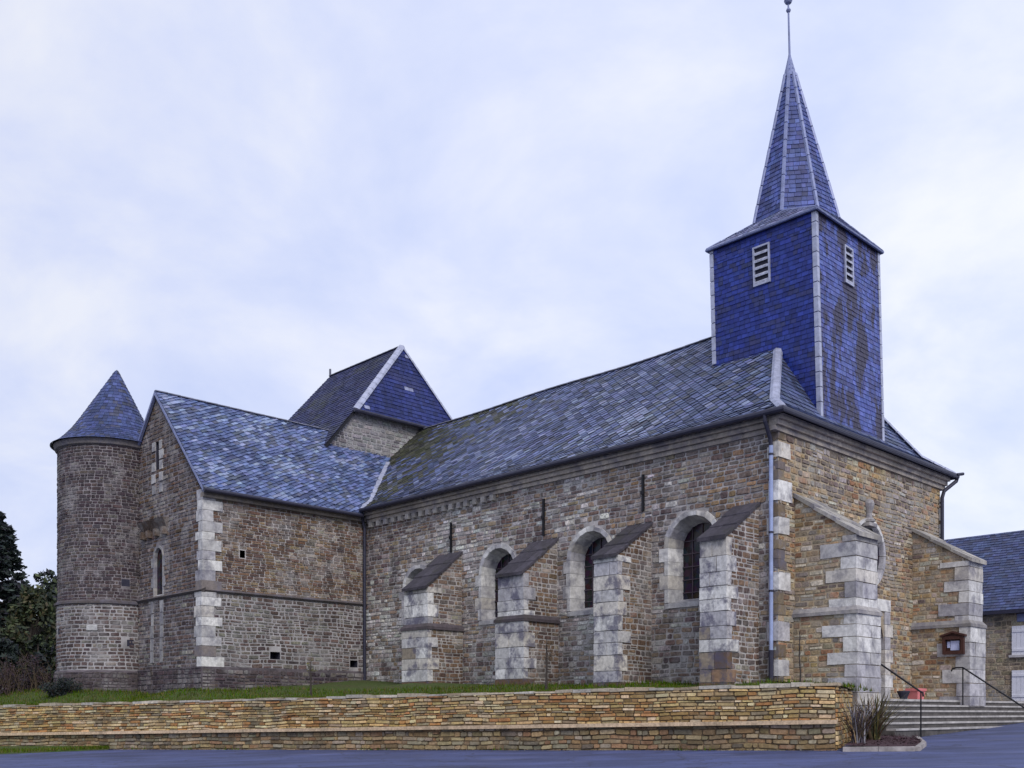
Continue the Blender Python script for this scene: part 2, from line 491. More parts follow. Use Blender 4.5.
P_BUT = [(.10, .065, .055), (.15, .095, .065), (.19, .125, .085), (.24, .165, .115), (.16, .13, .12), (.30, .26, .22)]
P_PLINTH = [(.055, .04, .05), (.075, .055, .06), (.10, .08, .08)]
P_YARD = [(0.249, 0.162, 0.065), (0.392, 0.266, 0.108), (0.498, 0.355, 0.166), (0.438, 0.325, 0.158), (0.362, 0.184, 0.072), (0.528, 0.413, 0.238), (0.257, 0.207, 0.13), (0.543, 0.443, 0.289)]
P_ASH = [(0.637, 0.625, 0.614), (0.543, 0.531, 0.531), (0.708, 0.696, 0.673), (0.437, 0.425, 0.448), (0.59, 0.555, 0.507)]
P_SL_NAVE = [(.038, .05, .10), (.062, .08, .165), (.085, .108, .22), (.12, .147, .28), (.075, .085, .12), (.19, .22, .34)]
P_SL_TR = [(.036, .05, .115), (.06, .085, .19), (.09, .122, .255), (.125, .16, .31), (.075, .09, .14), (.20, .24, .37)]
P_SL_BLUE = [(.011, .024, .17), (.015, .032, .215), (.021, .041, .25), (.028, .038, .15)]
P_SL_BLUE2 = [(.05, .074, .27), (.066, .092, .32), (.085, .112, .35), (.05, .058, .19)]
P_SL_CONE = [(.022, .034, .10), (.034, .05, .15), (.05, .068, .19), (.045, .05, .09)]

# ------------------------------------------------------------------ ground
def g(x, y):
    x = max(-45, min(45, x)); y = max(-40, min(50, y))
    return -1.6 + .0268 * y + .030 * x
def grid_sheet(name, xs, ys, zf, mat):
    m = MB(); n = len(xs)
    for y in ys:
        for x in xs: m.v.append((x, y, zf(x, y)))
    for j in range(len(ys) - 1):
        for i in range(n - 1):
            a = j * n + i
            m.f.append((a, a + 1, a + n + 1, a + n)); m.m.append(0); m.c.append((1, 1, 1))
    return m.build(name, mat)
far = [-3000, -1500, -700, -300, -150, -80, -45]
tag(grid_sheet('ground', far + [-30, -15, 0, 15, 30] + [-a for a in far[::-1]], far + [-40, -20, 0, 20, 40, 50] + [80, 150, 300, 700, 1500, 3000], lambda x, y: g(x, y) - .03, 'field'), kind='structure')

def wall_pt(s):           # s metres from the right-hand end of the yard wall, towards the left
    return Vector((7.0 - .8952 * s, 22.0 + .4457 * s, 0))
def wall_base(s): return -.79 - .0149 * s
YH = 1.43
# asphalt: street and forecourt, one sheet 4 mm steps above the ground
tag(grid_sheet('road', [-45, -30, -15, 0, 15, 30, 45], [-40, -20, 0, 10, 20, 30, 40, 50], lambda x, y: g(x, y) - .012, 'asphalt'), kind='structure')

# low wooded hills on the horizon
m = MB(); n = 120
for k in range(n + 1):
    a = math.radians(-75 + 150 * k / n)
    for r, zz in ((500, -8), (700, 9 + 7 * noise.noise((a * 4, 1, 0)) + 2 * noise.noise((a * 40, 3, 0))), (1100, 20 + 12 * noise.noise((a * 3, 5, 0)) + 2.5 * noise.noise((a * 60, 9, 0))), (1700, -10)):
        m.v.append((r * math.sin(a), r * math.cos(a), zz))
for k in range(n):
    for j in range(3):
        b = k * 4 + j; m.f.append((b, b + 4, b + 5, b + 1)); m.m.append(0); m.c.append((1, 1, 1))
tag(m.build('hills', 'hill_wood'), kind='structure')

# churchyard terrace behind the yard wall
CTRL = [((7, 26), .80), ((4.0, 28.8), .82), ((1.0, 32.0), .90), ((-2, 35.1), 1.05), ((-5.6, 38.7), 1.22), ((-8, 36.5), .98), ((-10.4, 34.1), .76), ((-15, 37), .80), ((-18, 39), .85), ((-30, 50), .9), ((-24, 44), .85), ((8.5, 25.2), .55), ((0, 45), 1.0), ((10, 50), .6), ((-45, 60), .8)]
for s in range(0, 60, 2):
    p = wall_pt(s); CTRL.append(((p.x, p.y), wall_base(s) + YH - .05))
def yard_z(x, y):
    a = b = 0.
    for (px, py), z in CTRL:
        d2 = (px - x) ** 2 + (py - y) ** 2 + .02
        w = 1 / d2 ** 1.6
        a += w * z; b += w
    return a / b
base = []
for s in [60, 52, 46, 40, 36] + list(range(33, -1, -1)):
    p = wall_pt(s); base.append((p.x + .2, p.y + .25, Vector((-.35 + .3 * (1 - s / 60), 1, 0)).normalized()))
base += [(7.55, 23.0, Vector((-.35, .95, 0)).normalized()), (8.0, 24.1, Vector((-.55, .85, 0)).normalized()), (8.5, 25.2, Vector((-.696, .718, 0)))]
dl = [0, .4, .8, 1.3, 1.9, 2.6, 3.5, 5, 7, 10, 14, 20, 28, 40]
m = MB(); n = len(dl)
for bx, by, dr in base:
    for q in dl:
        x, y = bx + dr.x * q, by + dr.y * q
        m.v.append((x, y, yard_z(x, y) + .03 * noise.noise((x * .8, y * .8, 0))))
for i in range(len(base) - 1):
    for j in range(n - 1):
        a = i * n + j
        m.f.append((a, a + n, a + n + 1, a + 1)); m.m.append(0); m.c.append((1, 1, 1))
tag(m.build('churchyard_ground', 'turf', smooth=True), kind='structure')

# ------------------------------------------------------------------ the church
CA = math.atan2(.696, .718)
C0 = (6.80, 26.0)
UX, VX = Vector((.718, .696, 0)), Vector((-.696, .718, 0))
def L2W(u, v, z=0.): return Vector((C0[0], C0[1], z)) + UX * u + VX * v
Z0 = .78
church = empty('church', (C0[0], C0[1], Z0), CA, Z0)
tag(church, 'old rubble stone church with slate roofs, slated belfry, tall spire and round corner tower', 'church')

def arch_loop(c, hw, z0, zs, n=14, r=None):
    r = r or hw
    return [(c - hw, z0), (c + hw, z0)] + [(c + r * math.cos(math.pi * i / n), zs + r * math.sin(math.pi * i / n)) for i in range(n + 1)]
def arch_hole(c, hw, z0, zs):
    def f(t0, t1):
        if t1 < z0 or t0 > zs + hw: return None
        if t0 <= zs: return (c - hw, c + hw)
        q = math.sqrt(max(0, hw * hw - (t0 - zs) ** 2))
        return (c - q, c + q) if q > .02 else None
    return f
def rect_hole(a, b, z0, z1):
    return lambda t0, t1: (a, b) if (t1 > z0 + .02 and t0 < z1 - .02) else None

# ---- nave south wall (plane u = 0, s = v)
WINS = [(2.65, .80, 3.08, 4.62), (6.37, .80, 3.12, 4.66), (10.41, .80, 3.10, 4.62), (14.6, .76, 3.2, 4.42)]
ZE = 7.2
Mn = plane((0, 0, 0), (0, 1, 0), (0, 0, 1), (-1, 0, 0))
mb = MB()
mb.polyholes(Mn, [(0, .2), (17.8, .2), (17.8, 7.66), (0, 7.66)], [arch_loop(c, hw, a, b) for c, hw, a, b in WINS])
f1, f2 = pickf(P_NAVE), pickf([P_FAC[1], P_FAC[0], P_NAVE[1], P_NAVE[2], P_FAC[4], P_NAVE[4]])
def nave_col(s, t):
    k = (t - 5.6) * .5 - (s - 4) * .16 + noise.noise((s * .4, t * .5, 4.4)) * .9
    return f2(s, t) if k > U(-.2, .5) else f1(s, t)
stones(mb, Mn, [(0.02, .5), (17.78, .5), (17.78, ZE), (0.02, ZE)], nave_col, ch=(.09, .19), cw=(.14, .46), gap=.03, holes=[arch_hole(c, hw + .16, a - .1, b) for c, hw, a, b in WINS])
mb.face([(9.74, 0, .2), (9.74, 21, .2), (9.74, 21, 7.66), (9.74, 0, 7.66)])
stones(mb, plane((9.74, 0, 0), (0, 1, 0), (0, 0, 1), (1, 0, 0)), [(0, .3), (20.9, .3), (20.9, ZE), (0, ZE)], f1, ch=(.15, .28), cw=(.25, .7))
mb.build('nave_wall', ['mortar', 'stone'], church)

# ---- windows: dressed stone surround, splayed reveal, leaded glass
def window(parent, M, c, hw, z0, zs, depth=.5, ring=.15, splay=.14, name='window', njamb=4, nv=9, tone=1.):
    """M(s, t, h): h outwards. surround blocks with their reveals; glass at the back"""
    mb = MB()
    prof = []
    hj = (zs - z0) / njamb
    for i in range(njamb): prof.append(((c - hw, z0 + i * hj), (c - hw, z0 + (i + 1) * hj), (-1, 0), (-1, 0)))
    for i in range(nv):
        a0, a1 = math.pi - math.pi * i / nv, math.pi - math.pi * (i + 1) / nv
        prof.append(((c + hw * math.cos(a0), zs + hw * math.sin(a0)), (c + hw * math.cos(a1), zs + hw * math.sin(a1)), (math.cos(a0), math.sin(a0)), (math.cos(a1), math.sin(a1))))
    for i in range(njamb): prof.append(((c + hw, zs - i * hj), (c + hw, zs - (i + 1) * hj), (1, 0), (1, 0)))
    for bi, (p, q, n0, n1) in enumerate(prof):
        col = sh(R.choice(P_ASH), tone * U(.8, 1.15))
        pe = .012
        def ip(k): return (p[0] + (q[0] - p[0]) * k, p[1] + (q[1] - p[1]) * k), (n0[0] + (n1[0] - n0[0]) * k, n0[1] + (n1[1] - n0[1]) * k)
        rg = ring * U(.85, 1.25) + (.14 if (bi % 2 and (bi < njamb or bi >= njamb + nv)) else 0)
        rows = []
        for k in (pe, .5, 1 - pe):
            (s, t), (a, b) = ip(k)
            L = math.hypot(a, b) or 1; a /= L; b /= L
            outer = (s + a * rg, t + b * rg)
            inner = (s - a * splay, t - b * splay)
            rows.append([M(outer[0], outer[1], -.05), M(outer[0], outer[1], .035), M(s + a * .012, t + b * .012, .037), M(s, t, .02), M(inner[0], inner[1], -depth)])
        for r0, r1 in zip(rows, rows[1:]):
            for i in range(4): mb.face([r0[i], r1[i], r1[i + 1], r0[i + 1]], 0, col)
        for r in (rows[0], rows[-1]): mb.face(r, 0, col)
    # dark joint bed just behind the reveal blocks
    for p, q, n0, n1 in prof:
        e0, e1 = .012, .012
        mb.face([M(p[0] + n0[0] * e0, p[1] + n0[1] * e0, .01), M(q[0] + n1[0] * e1, q[1] + n1[1] * e1, .01), M(q[0] - n1[0] * (splay - .012), q[1] - n1[1] * (splay - .012), -depth), M(p[0] - n0[0] * (splay - .012), p[1] - n0[1] * (splay - .012), -depth)], 1)
    sur = None
    gl = MB()
    lp = arch_loop(c, hw - splay + .02, z0 - .02, zs)
    gl.face([M(s, t, -depth + .02) for s, t in lp])
    root = gl.build(name, 'glass', parent)
    mb.build('surround', ['ashlar', 'mortar'], root)
    # sloping sill
    sb = MB()
    a, b = c - hw - .1, c + hw + .1
    pts = [(a, -.0), (b, 0)]
    col = tuple(x * .85 for x in P_ASH[1])
    z1 = z0 + .12
    P = [M(a, z0 - .16, -.02), M(b, z0 - .16, -.02), M(b, z0 - .16, .05), M(a, z0 - .16, .05), M(a, z0 - .01, -.02), M(b, z0 - .01, -.02), M(b, z0 - .03, .05), M(a, z0 - .03, .05)]
    sb.hexa(P, 0, col)
    sb.face([M(c - hw, z0 - .012, .0), M(c + hw, z0 - .012, .0), M(c + hw - splay, z1, -depth + .01), M(c - hw + splay, z1, -depth + .01)], 0, col)
    sb.build('sill', 'ashlar', root)
    if hw > .5:
        gb = MB(); hi = hw - splay
        for k in (-1, 0, 1):
            s_ = c + k * hi * .5; zt = zs + math.sqrt(max(0, hi * hi - (s_ - c) ** 2))
            gb.hexa([M(s_ + a_, t_, -depth + h_) for t_ in (z0, zt) for a_, h_ in ((-.012, .022), (.012, .022), (.012, .05), (-.012, .05))])
        t_ = z0 + .3
        while t_ < zs + hi - .1:
            q = hi if t_ < zs else math.sqrt(hi * hi - (t_ - zs) ** 2)
            gb.hexa([M(c + a_, t_ + z_, -depth + h_) for z_ in (-.012, .012) for a_, h_ in ((-q, .024), (q, .024), (q, .055), (-q, .055))]); t_ += .36
        gb.build('glazing_bars', 'glaze_bar', root)
    return root
for c, hw, a, b in WINS: window(church, Mn, c, hw, a, b)

# ---- facade (plane v = 0, s = u)
Mf = plane((0, 0, 0), (1, 0, 0), (0, 0, 1), (0, -1, 0))
OC = (4.87, 4.62, .89)
DOOR = (4.87, .95, .38, 2.05)
mb = MB()
circ = [(OC[0] + OC[2] * math.cos(2 * math.pi * i / 28), OC[1] + OC[2] * math.sin(2 * math.pi * i / 28)) for i in range(28)]
mb.polyholes(Mf, [(0, .2), (9.74, .2), (9.74, 7.66), (0, 7.66)], [circ, arch_loop(*DOOR)])
ff = pickf(P_FAC)
fg = pickf([P_NAVE[2], P_NAVE[4], P_FAC[0], P_FAC[7], P_NAVE[5]])
def fac_col(s, t):
    return fg(s, t) if (noise.noise((s * .35, t * .35, 9.2)) + (.25 if 5.9 < s < 7.5 else -.12)) > U(-.1, .3) else ff(s, t)
def circ_hole(cs, ct, r):
    def f(t0, t1):
        tm = max(t0, min(t1, ct)); dd = abs(tm - ct)
        if dd >= r: return None
        q = math.sqrt(r * r - dd * dd); return (cs - q, cs + q)
    return f
stones(mb, Mf, [(0.02, .3), (9.72, .3), (9.72, ZE), (0.02, ZE)], fac_col, ch=(.085, .18), cw=(.13, .46), gap=.03, wave=.04, holes=[circ_hole(OC[0], OC[1], OC[2] + .12), rect_hole(DOOR[0] - 1.25, DOOR[0] + 1.25, DOOR[2], 3.3)])
mb.build('facade_wall', ['mortar_ochre', 'stone_ochre'], church)
# round window
mb = MB(); n = 14
for i in range(n):
    a0, a1 = 2 * math.pi * (i + .02) / n, 2 * math.pi * (i + .98) / n
    col = sh(R.choice(P_ASH), U(.85, 1.15)); rr = []
    for a in (a0, (a0 + a1) / 2, a1):
        cs, sn = math.cos(a), math.sin(a); P = lambda r, h: Mf(OC[0] + r * cs, OC[1] + r * sn, h)
        rr.append([P(1.0, -.05), P(1.0, .05), P(.90, .05), P(.885, .02), P(.86, -.10)])
    for p, q in zip(rr, rr[1:]):
        for k in range(4): mb.face([p[k], q[k], q[k + 1], p[k + 1]], 0, col)
    for p in (rr[0], rr[-1]): mb.face(p, 0, col)
gl = MB(); gl.face([Mf(OC[0] + .88 * math.cos(2 * math.pi * i / 28), OC[1] + .88 * math.sin(2 * math.pi * i / 28), -.09) for i in range(28)])
ow = gl.build('round_window', 'glass', church); mb.build('surround', 'ashlar', ow)
# door in its arched stone surround
mb = MB(); lp = arch_loop(DOOR[0], DOOR[1], DOOR[2], DOOR[3])
mb.face([Mf(s, t, -.4) for s, t in lp])
for i in range(9):
    s = DOOR[0] - .9 + i * .2
    mb.box(s, s + .19, .36, .395, DOOR[2] + .02, DOOR[3] + math.sqrt(max(0, .81 - (s + .1 - DOOR[0]) ** 2)))
door = mb.build('door', 'wood_dark', church)
mb = MB(); k = 7; hj = (2.99 - DOOR[2]) / k
for sgn in (-1, 1):
    for i in range(k):
        w = .5 if i % 2 else .34
        a, b = DOOR[0] + sgn * DOOR[1], DOOR[0] + sgn * (DOOR[1] + w)
        mb.box(min(a, b), max(a, b), -.05, .4, DOOR[2] + i * hj + .006, DOOR[2] + (i + 1) * hj - .006, 0, sh(R.choice(P_ASH), U(.85, 1.1)))
for a, b in ((-1.3, -.32), (-.31, .33), (.34, 1.3)): mb.box(DOOR[0] + a, DOOR[0] + b, -.055, .38, 3.0, 3.34, 0, sh(R.choice(P_ASH), U(.85, 1.05)))
mb.build('surround', 'ashlar', door)
# carved stone over the round window: bracket, slim body, rounded head
mb = MB(); c = (.37, .35, .34)
mb.lathe(4.78, -.06, [(.02, 5.42), (.17, 5.5), (.18, 5.55), (.10, 5.62), (.085, 5.74), (.11, 5.82), (.15, 5.93), (.16, 6.02), (.12, 6.12), (.02, 6.17)], 14, 0, c)
mb.box(4.55, 5.02, -.2, .02, 5.36, 5.46, 0, c)
mb.build('carved_finial', 'ashlar', church, smooth=False)

# ---- cornice under the nave eaves, on the south and west sides
mb = MB()
def cornice_run(mb, along, fixed, a, b, sgn, z0, step=.9):
    s = a
    while s < b:
        s1 = min(b, s + step * U(.7, 1.3))
        col = sh((.50, .44, .38), U(.7, 1.0))
        for (o0, zz0, zz1) in ((.07, z0, z0 + .13), (.15, z0 + .13, z0 + .26), (.24, z0 + .26, z0 + .40)):
            lo, hi = sorted((fixed + sgn * o0, fixed - sgn * .12))
            if along == 'v': mb.box(lo, hi, s + .004, s1 - .004, zz0, zz1 - .004, 0, col)
            else: mb.box(s + .004, s1 - .004, lo, hi, zz0, zz1 - .004, 0, col)
        s = s1
cornice_run(mb, 'v', 0, .12, 17.6, -1, ZE)
cornice_run(mb, 'u', 0, -.24, 9.98, -1, ZE)
cornice_run(mb, 'v', 9.74, .12, 21, 1, ZE)
mb.build('cornice', 'ashlar', church)
# small corbels along the far end of the nave eaves
mb = MB(); v = 17.3
while v > 10.5:
    mb.box(-.16, .02, v - .09, v + .09, ZE - .2, ZE - .01, 0, sh((.4, .38, .36), U(.7, 1.05))); v -= U(.36, .48)
mb.build('corbel_table', 'ashlar', church)

# ---- corner stones of the west front
mb = MB()
for z, h, w1, w2 in ((5.45, .52, .62, .25), (4.6, .42, .5, .3), (3.15, .46, .55, .25), (1.85, .5, .5, .3), (.95, .42, .5, .28), (6.55, .4, .55, .3)):
    mb.box(-.035, w1, -.035, w2, z, z + h, 0, sh(R.choice(P_ASH), U(.9, 1.15)), .01)
z = .4
while z < 7.1:
    h = U(.22, .34)
    if not any(q[0] - .2 < z < q[0] + q[1] for q in ((5.45, .52), (4.6, .42), (3.15, .46), (1.85, .5), (.95, .42), (6.55, .4))):
        mb.box(-.028, U(.2, .4), -.028, U(.15, .3), z, z + h - .02, 0, sh(R.choice([(.2, .15, .1), (.24, .19, .13), (.17, .14, .13)]), U(.8, 1.1)), .008)
    z += h
mb.build('corner_stones', 'ashlar', church)

# ---- buttresses
def buttress(Fr, w0, w1, p, z0, zl, zlo, zhi, pal, mats, step=.06, ash_skip=.06, brown=0., capmat='slate_cap', capcol=(.062, .056, .07), ret=(.16, .42)):
    """Fr(a, b, z): a along the wall, b outwards"""
    Fr_ = lambda a, b, z: Vector(Fr(a, b, z))
    mb = MB(); cf = pickf(pal)
    stages = [(z0, zl, w0 - step, w1 + step, p + step, False), (zl, None, w0, w1, p, True)] if zl else [(z0, None, w0, w1, p, True)]
    for a0, a1z, x0, x1, pp, top in stages:
        if top: side = [(0, a0), (pp, a0), (pp, zlo), (0, zhi)]
        else: side = [(0, a0), (pp, a0), (pp, a1z), (0, a1z)]
        for x, sg in ((x0, -1), (x1, 1)):
            Ms = lambda s, t, h=0., x=x, sg=sg: Fr_(x + sg * h, s, t)
            mb.face([Ms(*q) for q in side], 0)
            stones(mb, Ms, [(q[0] + (0.0 if q[0] else .01), q[1]) for q in side], cf, ch=(.085, .18), cw=(.13, .42), proud=(.004, .016), gap=.028, wave=.03)
        zt = zlo if top else a1z
        mb.face([Fr_(x0, pp, a0), Fr_(x1, pp, a0), Fr_(x1, pp, zt), Fr_(x0, pp, zt)], 0)
        if top: mb.face([Fr_(x0, pp, zlo), Fr_(x1, pp, zlo), Fr_(x1, 0, zhi), Fr_(x0, 0, zhi)], 0)
    o = mb.build('buttress', mats, church)
    qb = MB()
    for a0, a1z, x0, x1, pp, top in stages:
        zt = (zlo - .02) if top else a1z - .01
        z = a0; i = R.randrange(2)
        while z < zt - .08:
            h = U(.30, .44); zz = min(z + h, zt)
            if zt - zz < .14: zz = zt
            if brown and z < z0 + brown: base_c = R.choice([(.16, .10, .06), (.2, .14, .08)])
            else: base_c = R.choice(P_ASH)
            r_ = (ret[1] if i % 2 else ret[0]) * U(.8, 1.3)
            k1 = x0 + (x1 - x0) * U(.32, .68)
            pr = U(.032, .042)
            for xa, xb in (((x0 - pr, k1 - .006), (k1 + .006, x1 + pr)) if R.random() < .75 else ((x0 - pr, x1 + pr),)):
                bc = R.choice([(.27, .17, .11), (.28, .23, .18), (.33, .28, .22)]) if R.random() < ash_skip else base_c
                col = sh(bc, U(.82, 1.12))
                b0, b1 = pp - r_, pp + pr
                zb, zu = z + .009, zz - .009
                pts = [Fr_(xa, b0, zb), Fr_(xb, b0, zb), Fr_(xb, b1, zb), Fr_(xa, b1, zb), Fr_(xa, b0, zu), Fr_(xb, b0, zu), Fr_(xb, b1, zu), Fr_(xa, b1, zu)]
                qb.hexa([q + Vector((U(-.012, .012), U(-.012, .012), U(-.007, .007))) for q in pts], 0, col)
            z = zz; i += 1
    qb.build('dressed_stones', 'ashlar_mottled' if capmat == 'slate_cap' else 'ashlar', o)
    cb = MB(); ov = .055 if capmat == 'slate_cap' else .08; th = .085 if capmat == 'slate_cap' else .11
    sl = (zhi - zlo) / p; x = w0 - ov
    n = 3 if w1 - w0 > 1 else 2; ww = (w1 - w0 + 2 * ov) / n
    for i in range(n):
        for j in range(3):
            b0, b1 = (p + .14) * (1 - j / 3.) + .0, (p + .14) * (1 - (j + 1) / 3.)
            za, zb_ = zhi - sl * b0, zhi - sl * b1
            xa, xb = x + i * ww + .004, x + (i + 1) * ww - .004
            th_ = th + U(-.012, .012)
            col = sh(capcol, U(.75, 1.3))
            b1e = max(b1 - .03, -.0)
            cb.hexa([Fr_(xa, b0, za + .012), Fr_(xb, b0, za + .012), Fr_(xb, b1e, zb_ + .012), Fr_(xa, b1e, zb_ + .012), Fr_(xa, b0, za + th_ + .02), Fr_(xb, b0, za + th_ + .02), Fr_(xb, b1e, zb_ + th_), Fr_(xa, b1e, zb_ + th_)], 0, col)
    cb.build('sloping_cap', capmat, o)
    if zl:
        lb = MB(); e = step + .07; c = sh(((.09, .075, .085) if capmat == 'slate_cap' else (.36, .34, .33)), U(.8, 1.1))
        x0, x1, pp = w0 - e, w1 + e, p + e
        lb.hexa([Fr_(x0, .0, zl - .02), Fr_(x1, 0, zl - .02), Fr_(x1, pp, zl - .02), Fr_(x0, pp, zl - .02), Fr_(x0, 0, zl + .06), Fr_(x1, 0, zl + .06), Fr_(x1, pp, zl + .06), Fr_(x0, pp, zl + .06)], 0, c)
        e2 = .01; X0, X1, PP = w0 - e2, w1 + e2, p + e2 + .012
        lb.hexa([Fr_(x0, .0, zl + .064), Fr_(x1, 0, zl + .064), Fr_(x1, pp, zl + .064), Fr_(x0, pp, zl + .064), Fr_(X0 - .02, 0, zl + .19), Fr_(X1 + .02, 0, zl + .19), Fr_(X1 + .02, PP + .01, zl + .19), Fr_(X0 - .02, PP + .01, zl + .19)], 0, c)
        lb.build('ledge', capmat, o)
    return o
FrN = lambda a, b, z: (-b, a, z)
FrF = lambda a, b, z: (a, -b, z)
bm_ = ['mortar', 'stone']
buttress(FrN, 12.22, 13.42, 1.5, .7, 2.80, 4.22, 5.45, P_BUT, bm_, brown=.3)
buttress(FrN, 7.74, 8.8, 1.48, .6, 2.78, 4.24, 5.35, P_BUT, bm_, brown=.3)
buttress(FrN, 4.06, 4.87, 1.5, .5, None, 4.36, 5.35, P_BUT, bm_, brown=.3)
buttress(FrN, .55, 1.29, 1.5, .4, None, 4.42, 5.40, P_BUT, bm_, brown=.9, ash_skip=.12)
bf_ = ['mortar_ochre', 'stone_ochre']
buttress(FrF, .79, 1.86, 1.70, -.2, 2.50, 4.48, 5.62, P_FAC, bf_, capmat='ashlar', capcol=(.34, .32, .29), ret=(.3, .85), ash_skip=.0)
buttress(FrF, 7.70, 8.68, 1.70, .2, 2.58, 4.55, 5.60, P_FAC, bf_, capmat='ashlar', capcol=(.34, .32, .29), ret=(.3, .8), ash_skip=.0)

# ---- iron wall anchors on the nave
for v, za, zb in ((12.75, 5.54, 6.57), (8.3, 5.56, 6.72), (4.34, 5.78, 6.82)):
    mb = MB(); mb.box(-.075, -.02, v - .035, v + .035, za, zb); mb.box(-.10, -.075, v - .06, v + .06, (za + zb) / 2 - .05, (za + zb) / 2 + .05)
    mb.build('wall_anchor', 'iron', church)

# ---- nave roof
SW = 9.74
prof_s = [(-.35, 7.66), (.5, 8.2), (4.87, 12.26)]          # (u, z), swept along v; front hip at the west end
hipv = [-.35, .4, 2.93]
def rfun(pal, var=.2, fr=.5): return pickf(pal, var, fr)
def roof_plane(mb, pts, colf, **kw):
    """pts: 3D polygon, first edge the lower one"""
    pts = [Vector(p) for p in pts]
    S = (pts[1] - pts[0]).normalized()
    Nn = S.cross(pts[-1] - pts[0]).normalized()
    if Nn.z < 0: Nn = -Nn
    T = Nn.cross(S).normalized()
    if T.z < 0: T = -T
    M = plane(pts[0], S, T, Nn)
    poly = [((p - pts[0]).dot(S), (p - pts[0]).dot(T)) for p in pts]
    mb.face([p - Nn * .13 for p in pts] if kw.pop('deep', 0) else pts, 0)
    slates(mb, M, poly, colf, **kw)
nf = rfun(P_SL_NAVE)
NR = -.785
def nave_sl(s, t):
    a = s * math.cos(NR) - t * math.sin(NR); b = s * math.sin(NR) + t * math.cos(NR)   # a: from the choir end, b: up the slope
    k = (7.5 - a) * .16 + (b - 3.0) * .10 + noise.noise((a * .5, b * .6, 2.2)) * .7
    if k > U(.2, 1.25): return sh(R.choice([(.055, .06, .03), (.07, .072, .045), (.05, .05, .045), (.09, .09, .075)]), U(.7, 1.3))
    return nf(s, t)
VB = 20.9
def sag(u, v, z):
    return (u, v, z + .07 * noise.noise((u * .28, v * .22, 3.3)) * min(1, max(0, z - 7.7)) - .04 * math.sin(max(0, min(1, (v - 3) / 17.5)) * math.pi) * max(0, min(1, (z - 7.7) / 3)))
mb = MB()
for sgn in (0, 1):
    X = (lambda u: u) if sgn == 0 else (lambda u: SW - u)
    for i in range(2):
        (u0, z0), (u1, z1) = prof_s[i], prof_s[i + 1]
        # along v: lower edge from hip corner to the far end
        pts = [(X(u0), VB, z0), (X(u0), hipv[i], z0), (X(u1), hipv[i + 1], z1), (X(u1), VB, z1)]
        roof_plane(mb, pts, nave_sl, w=.23, e=.23, lift=.035, jag=.03, rot=NR if sgn == 0 else 0., dia=-1 if sgn == 0 else 0, deep=1)
for i in range(2):
    (u0, z0), (u1, z1) = prof_s[i], prof_s[i + 1]
    pts = [(u0, hipv[i], z0), (SW - u0, hipv[i], z0), (SW - u1, hipv[i + 1], z1), (u1, hipv[i + 1], z1)]
    if i == 1: pts = pts[:3]
    roof_plane(mb, pts, rfun(P_SL_NAVE[:3]), w=.24, e=.18)
roof = mb.build('nave_roof', ['slate_back', 'slate'], church, shift=sag)
def strip(mb, pts, w, th, mi=0, seam=.42, nrm=(0, 0, 1)):
    """folded metal strip along a polyline, in short lapped lengths"""
    for a, b in zip(pts, pts[1:]):
        a, b = Vector(a), Vector(b); L = (b - a).length; k = max(1, round(L / seam)); dr = (b - a) / k
        t = dr.normalized(); nn = Vector(nrm); nn = (nn - t * nn.dot(t)).normalized(); sd = t.cross(nn)
        for i in range(k):
            p = a + dr * (i + .03); q = a + dr * (i + .97)
            ww = w / 2
            mb.hexa([p - sd * ww - nn * .02, p + sd * ww - nn * .02, q + sd * ww - nn * .02, q - sd * ww - nn * .02, p - sd * ww * .55 + nn * th, p + sd * ww * .55 + nn * th, q + sd * ww * .55 + nn * (th + .008), q - sd * ww * .55 + nn * (th + .008)], mi)
for X in ((lambda u: u), (lambda u: SW - u)):
    mb = MB(); strip(mb, [(X(-.33), -.33, 7.69), (X(.5), .4, 8.22), (X(2.94), 1.78, 10.47)], .27, .05, nrm=(X(1) - X(2), -1, 1))
    mb.build('hip_flashing', 'zinc', roof)
mb = MB()
strip(mb, [(4.87, 4.1, 12.27), (4.87, 20.6, 12.27)], .22, .03, seam=.6)
mb.build('ridge_capping', 'slate_ridge', roof, shift=sag)
# gutters
def gutter(mb, pts, r=.085):
    mb.tube(pts, r, 10)
mb = MB()
gutter(mb, [(-.40, 17.55, 7.63), (-.40, -.40, 7.62), (SW + .40, -.40, 7.62), (SW + .40, 21, 7.63)])
mb.build('gutter', 'zinc_dark', roof)

# ---- downpipes
mb = MB(); v = .14
mb.tube([(-.40, v, 7.58), (-.38, v, 7.42), (-.14, v, 7.02), (-.10, v, 6.85)], .055, 10, 1)
mb.tube([(-.10, v, 6.86), (-.10, v, 1.6)], .055, 10, 0)
mb.tube([(-.10, v, 1.61), (-.10, v, .6)], .066, 10, 1)
for z in (6.6, 4.6, 3.1): mb.tube([(-.10, v, z), (-.10, v, z + .05)], .068, 10, 1)
tag(mb.build('downpipe', ['pipe_blue', 'zinc_dark'], church), 'pale zinc downpipe with a dark foot')
mb = MB(); u = SW - .12
mb.tube([(SW + .38, -.40, 7.60), (SW + .40, -.36, 7.48), (u + .06, -.16, 7.12), (u, -.12, 6.9)], .06, 10)
mb.tube([(u, -.12, 6.92), (u, -.12, .3)], .06, 10)
mb.tube([(SW + .3, -.42, 7.66), (SW + .68, -.46, 7.74)], .05, 8)
mb.build('downpipe', 'zinc_dark', church)
mb = MB()
mb.tube([(-.36, 17.56, 7.55), (-.2, 17.66, 7.2), (-.14, 17.66, 7.0), (-.14, 17.66, .9)], .06, 10)
mb.build('downpipe', 'zinc_dark', church)

